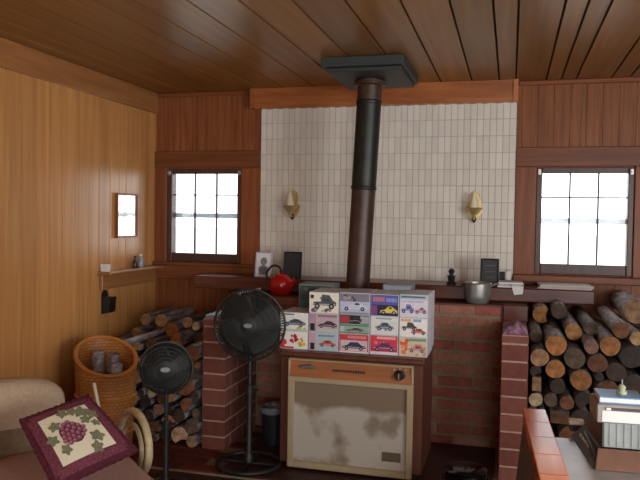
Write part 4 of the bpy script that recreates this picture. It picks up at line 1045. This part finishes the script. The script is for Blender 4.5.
for row, nn, u_ in ((0, 4, .085), (1, 5, .035), (2, 5, -.02), (3, 4, -.075), (4, 3, -.125), (5, 2, -.17)):
    for k in range(nn):
        cu, cv = uv(-.03+(k-(nn-1)/2)*.062, u_); motif(b, cu, cv, .029, .029, M_grape, n=10, off=.0062); motif(b, cu-.004, cv-.006, .013, .013, M_grape2, n=8, off=.0078)
tag(b.build('grapes', pn), 'purple embroidered grapes')
# pale rod added as a white highlight on the chair's bentwood, behind the pillow
p0 = at(101, 420, Y=3.3); p1 = at(94, 383, Y=3.3)
b = MB(); b.tube([Vector((p0.x+.04, p0.y, .001)), p0, p1], .010, M_candle, n=10)
tag(b.build('stick', org=(p0.x+.04, p0.y, 0), smooth=True), 'thin pale rod painted in as a bentwood highlight behind the maroon pillow', 'stick')

# ------------------------------------------------------------------ table with machine, bottom right
TZ = .72
P1, P2 = at(523, 408, Z=TZ), at(545.5, 411, Z=TZ); P3 = at(540, 480, Z=TZ)
td = (P1-P3).normalized(); tr = Vector((td.y, -td.x, 0)); bw = .078
O = Vector((P1.x, P1.y, 0))                       # far left corner of the table
def tp(u, v, w): return O+tr*u-td*v+up*w          # u to the right, v towards the viewer
def tbox(b, a, c, ch, mat): 
    q = MB(); q.cbox(a, c, ch, mat); b.add([tp(v.x, v.y, v.z) for v in q.v], q.f, mat); return b
r = thing('desk', tp(.5, .6, 0), 'wooden desk with glossy orange edge board and grey top, bottom right', 'desk')
b = MB()
for k in range(8): tbox(b, (0, .17*k, TZ-.05), (bw, .17*(k+1)-.0012, TZ), .002, M_table)
tag(b.build('edge_board', r), 'glossy orange edge board')
b = MB(); tbox(b, (bw+.001, .29, TZ-.045), (1.25, 1.36, TZ-.012), .003, M_tabtop); b.build('top', r)
b = MB(); b.prism([tp(u, .0, w) for u, w in ((.002, TZ-.051), (.028, TZ-.051), (-.03, .05), (-.058, .05))], -td*1.3, M_tabled); tag(b.build('side_panel', r), 'dark side panel')
for (u, v) in ((-.055, .03), (-.055, 1.2), (1.15, .33), (1.15, 1.25)):
    b = MB(); tbox(b, (u, v, .001), (u+.025 if u < .1 else u+.06, v+.06, .049 if u < .1 else TZ-.046), .004, M_tabled); b.build('leg', r)
# paper tray piece and small white thing
TT = TZ-.0115
c0 = at(596, 470, Z=TT)
def mach_pt(x, y, z): return Vector((c0.x, c0.y, TT))+tr*x+td*y+up*z      # x right, y away, z up
r = thing('desk_machine', Vector((c0.x, c0.y, TT)), 'charcoal desktop machine with bronze sloping front and silver panel, on the desk', 'office machine')
def mpr(prof, x0, x1, mat, nm, tp0=0.0):
    b = MB(); n = len(prof)
    vs = [mach_pt(x0+(tp0*max(0, z) if tp0 else 0), y, z) for y, z in prof]+[mach_pt(x1, y, z) for y, z in prof]
    b.add(vs, [(i, (i+1) % n, n+(i+1) % n, n+i) for i in range(n)]+[tuple(range(n))[::-1], tuple(range(n, 2*n))], mat); return b.build(nm, r, bevel=.002)
W_ = .50
mpr([(.012, .004), (.085, .033), (.26, .035), (.26, .004)], .0, W_, M_mach, 'body')
mpr([(-.004, .003), (.082, .038), (.0845, .0345), (.004, .0)], -.004, W_, M_machf, 'front_slope', .55)
mpr([(.10, .0355), (.108, .117), (.24, .117), (.24, .0355)], .03, W_, M_mach, 'rear_housing')
mpr([(.0985, .037), (.1065, .115), (.1075, .115), (.0995, .037)], .036, W_, M_silver, 'display_panel')
b = MB()
for k in range(22): 
    x = .05+k*.020; b.add([mach_pt(x, .098, .04), mach_pt(x+.009, .098, .04), mach_pt(x+.009, .1055, .113), mach_pt(x, .1055, .113), mach_pt(x, .0955, .0405), mach_pt(x+.009, .0955, .0405), mach_pt(x+.009, .103, .1135), mach_pt(x, .103, .1135)], [(4, 5, 6, 7), (0, 1, 5, 4), (1, 2, 6, 5), (2, 3, 7, 6), (3, 0, 4, 7)], M_silver)
b.build('ribs', r)
# sloping keypad on the left side
kA = mach_pt(-.006, .012, .0); kB = at(571, 436, Z=TT); kD = at(584, 424, Y=kB.y); kC = mach_pt(.026, .084, .039); kE = mach_pt(.029, .108, .117)
kI = mach_pt(.02, .11, .0); kJ = Vector((kE.x, kB.y, TT)); kK = Vector((kE.x, kB.y, kE.z))
b = MB(); b.add([kA, kB, kD, kC, kE, kI, kJ, kK], [(0, 1, 2, 3), (3, 2, 4), (2, 7, 4), (1, 6, 7, 2), (0, 5, 6, 1), (0, 3, 5), (3, 4, 5), (5, 4, 7, 6)], M_mach); kp = b.build('keypad', r)
for k in range(4):
    A, B_, C_, D_ = kA, kB, kC, kD
    u = .38+.13*k; q0 = (A*(1-u)+B_*u)*.5+(C_*(1-u)+D_*u)*.5; n_ = (B_-A).cross(C_-A).normalized()
    if n_.x > 0: n_ = -n_
    e1 = (B_-A).normalized()*.010; e2 = (C_-A).normalized()*.006
    b = MB(); b.prism([q0-e1-e2, q0+e1-e2, q0+e1+e2, q0-e1+e2], n_*.005, M_key); tag(b.build('key', kp), 'white key')
# carton on the machine, blue book, little knob figure, orange bowl
def on_box(nm, x0, x1, y0, y1, z0, z1, mat, lab, cat, ch=.003):
    q = MB(); q.cbox((x0, y0, z0), (x1, y1, z1), ch, mat); q.v = [mach_pt(v.x, v.y, v.z) for v in q.v]; return q
bz = .1175
r = thing('carton', mach_pt(.2, .2, bz), 'cream and white flat carton with dark stripe, lying on the desk machine', 'carton')
q = on_box('', .008, .42, .06, .20, bz, bz+.052, M_greyb, '', ''); q.build('box', r)
q = on_box('', .022, .42, .0585, .0595, bz+.004, bz+.036, M_white, '', ''); tag(q.build('white_label', r), 'white front label')
q = on_box('', .03, .42, .058, .0595, bz+.037, bz+.046, M_mach, '', ''); tag(q.build('stripe', r), 'dark stripe')
q = on_box('', .032, .045, .0565, .058, bz+.038, bz+.045, M_key, '', ''); q.build('mark', r)
r = thing('book', mach_pt(.09, .16, bz+.0525), 'light blue book lying on the cream carton', 'book')
q = on_box('', .015, .138, .075, .18, bz+.0525, bz+.0555, M_blueb, '', ''); q.build('back_cover', r)
q = on_box('', .017, .135, .077, .178, bz+.0556, bz+.0685, M_white, '', '', .001); tag(q.build('pages', r), 'white page block')
q = on_box('', .015, .138, .075, .18, bz+.0686, bz+.0716, M_blueb, '', ''); q.build('front_cover', r)
fp = mach_pt(.085, .125, bz+.0722)
r = thing('figurine', fp, 'tiny pale green knobbed glass stopper standing on the blue book', 'ornament')
b = MB(); b.lathe([(0, 0), (.014, 0), (.015, .006), (.009, .012), (.012, .02), (.006, .026), (0, .026)], fp, M_olive, n=16); b.build('base', r, smooth=True)
b = MB(); b.lathe([(0, .0262), (.003, .0262), (.0025, .042), (0, .044)], fp, M_silver, n=10); b.build('spike', r, smooth=True)
op = mach_pt(.180, .12, bz+.0525)
b = MB(); b.lathe([(0, 0), (.02, 0), (.034, .018), (.038, .034), (.035, .034), (.03, .018), (0, .006)], op, M_orange, n=24)
tag(b.build('bowl', org=op, smooth=True), 'small orange pottery bowl on the cream carton, right of the blue book', 'bowl')
p = at(573, 430, Z=TT)
r = thing('ink_pad', p, 'small dark box with white lid left of the machine on the desk', 'box')
b = MB(); b.cbox((p.x-.012, p.y-.02, TT+.0005), (p.x+.03, p.y+.015, TT+.022), .003, M_mach); b.build('box', r)
b = MB(); b.cbox((p.x-.015, p.y-.024, TT+.0225), (p.x+.033, p.y+.018, TT+.036), .003, M_white); tag(b.build('lid', r), 'white lid')

# ------------------------------------------------------------------ outside, light
b = MB(); b.add([(-60, 5.3, -.3), (60, 5.3, -.3), (60, 90, -.3), (-60, 90, -.3)], [(0, 1, 2, 3)], flat('pale ground', (200, 200, 192), .9)); struct(b, 'ground', 'pale ground outside')
w = bpy.data.worlds.new('sky'); S.world = w; w.use_nodes = True
bg = w.node_tree.nodes['Background']; bg.inputs[0].default_value = (.93, .97, 1, 1); bg.inputs[1].default_value = 3.5
def daylight(name, loc, rot, sx, sy, power, col=(.95, .97, 1)):
    l = bpy.data.lights.new(name, 'AREA'); l.shape = 'RECTANGLE'; l.size = sx; l.size_y = sy; l.energy = power; l.color = col
    o = bpy.data.objects.new(name, l); COL.objects.link(o); o.location = loc; o.rotation_euler = rot
daylight('daylight_side', (XR+.01, (RW[0]+RW[1])/2, 1.35), (0, PI/2, 0), 1.15, 2.35, 105)
daylight('daylight_door', ((DW[0]+DW[1])/2, YF-.01, 1.05), (PI/2, 0, 0), 1.85, 1.95, 52)
S.view_settings.view_transform = 'Standard'; S.view_settings.look = 'None'; S.view_settings.gamma = 1; S.view_settings.use_curve_mapping = False
S.view_settings.exposure = 0.16
for o in bpy.data.objects:
    if '_w' in o: del o['_w']
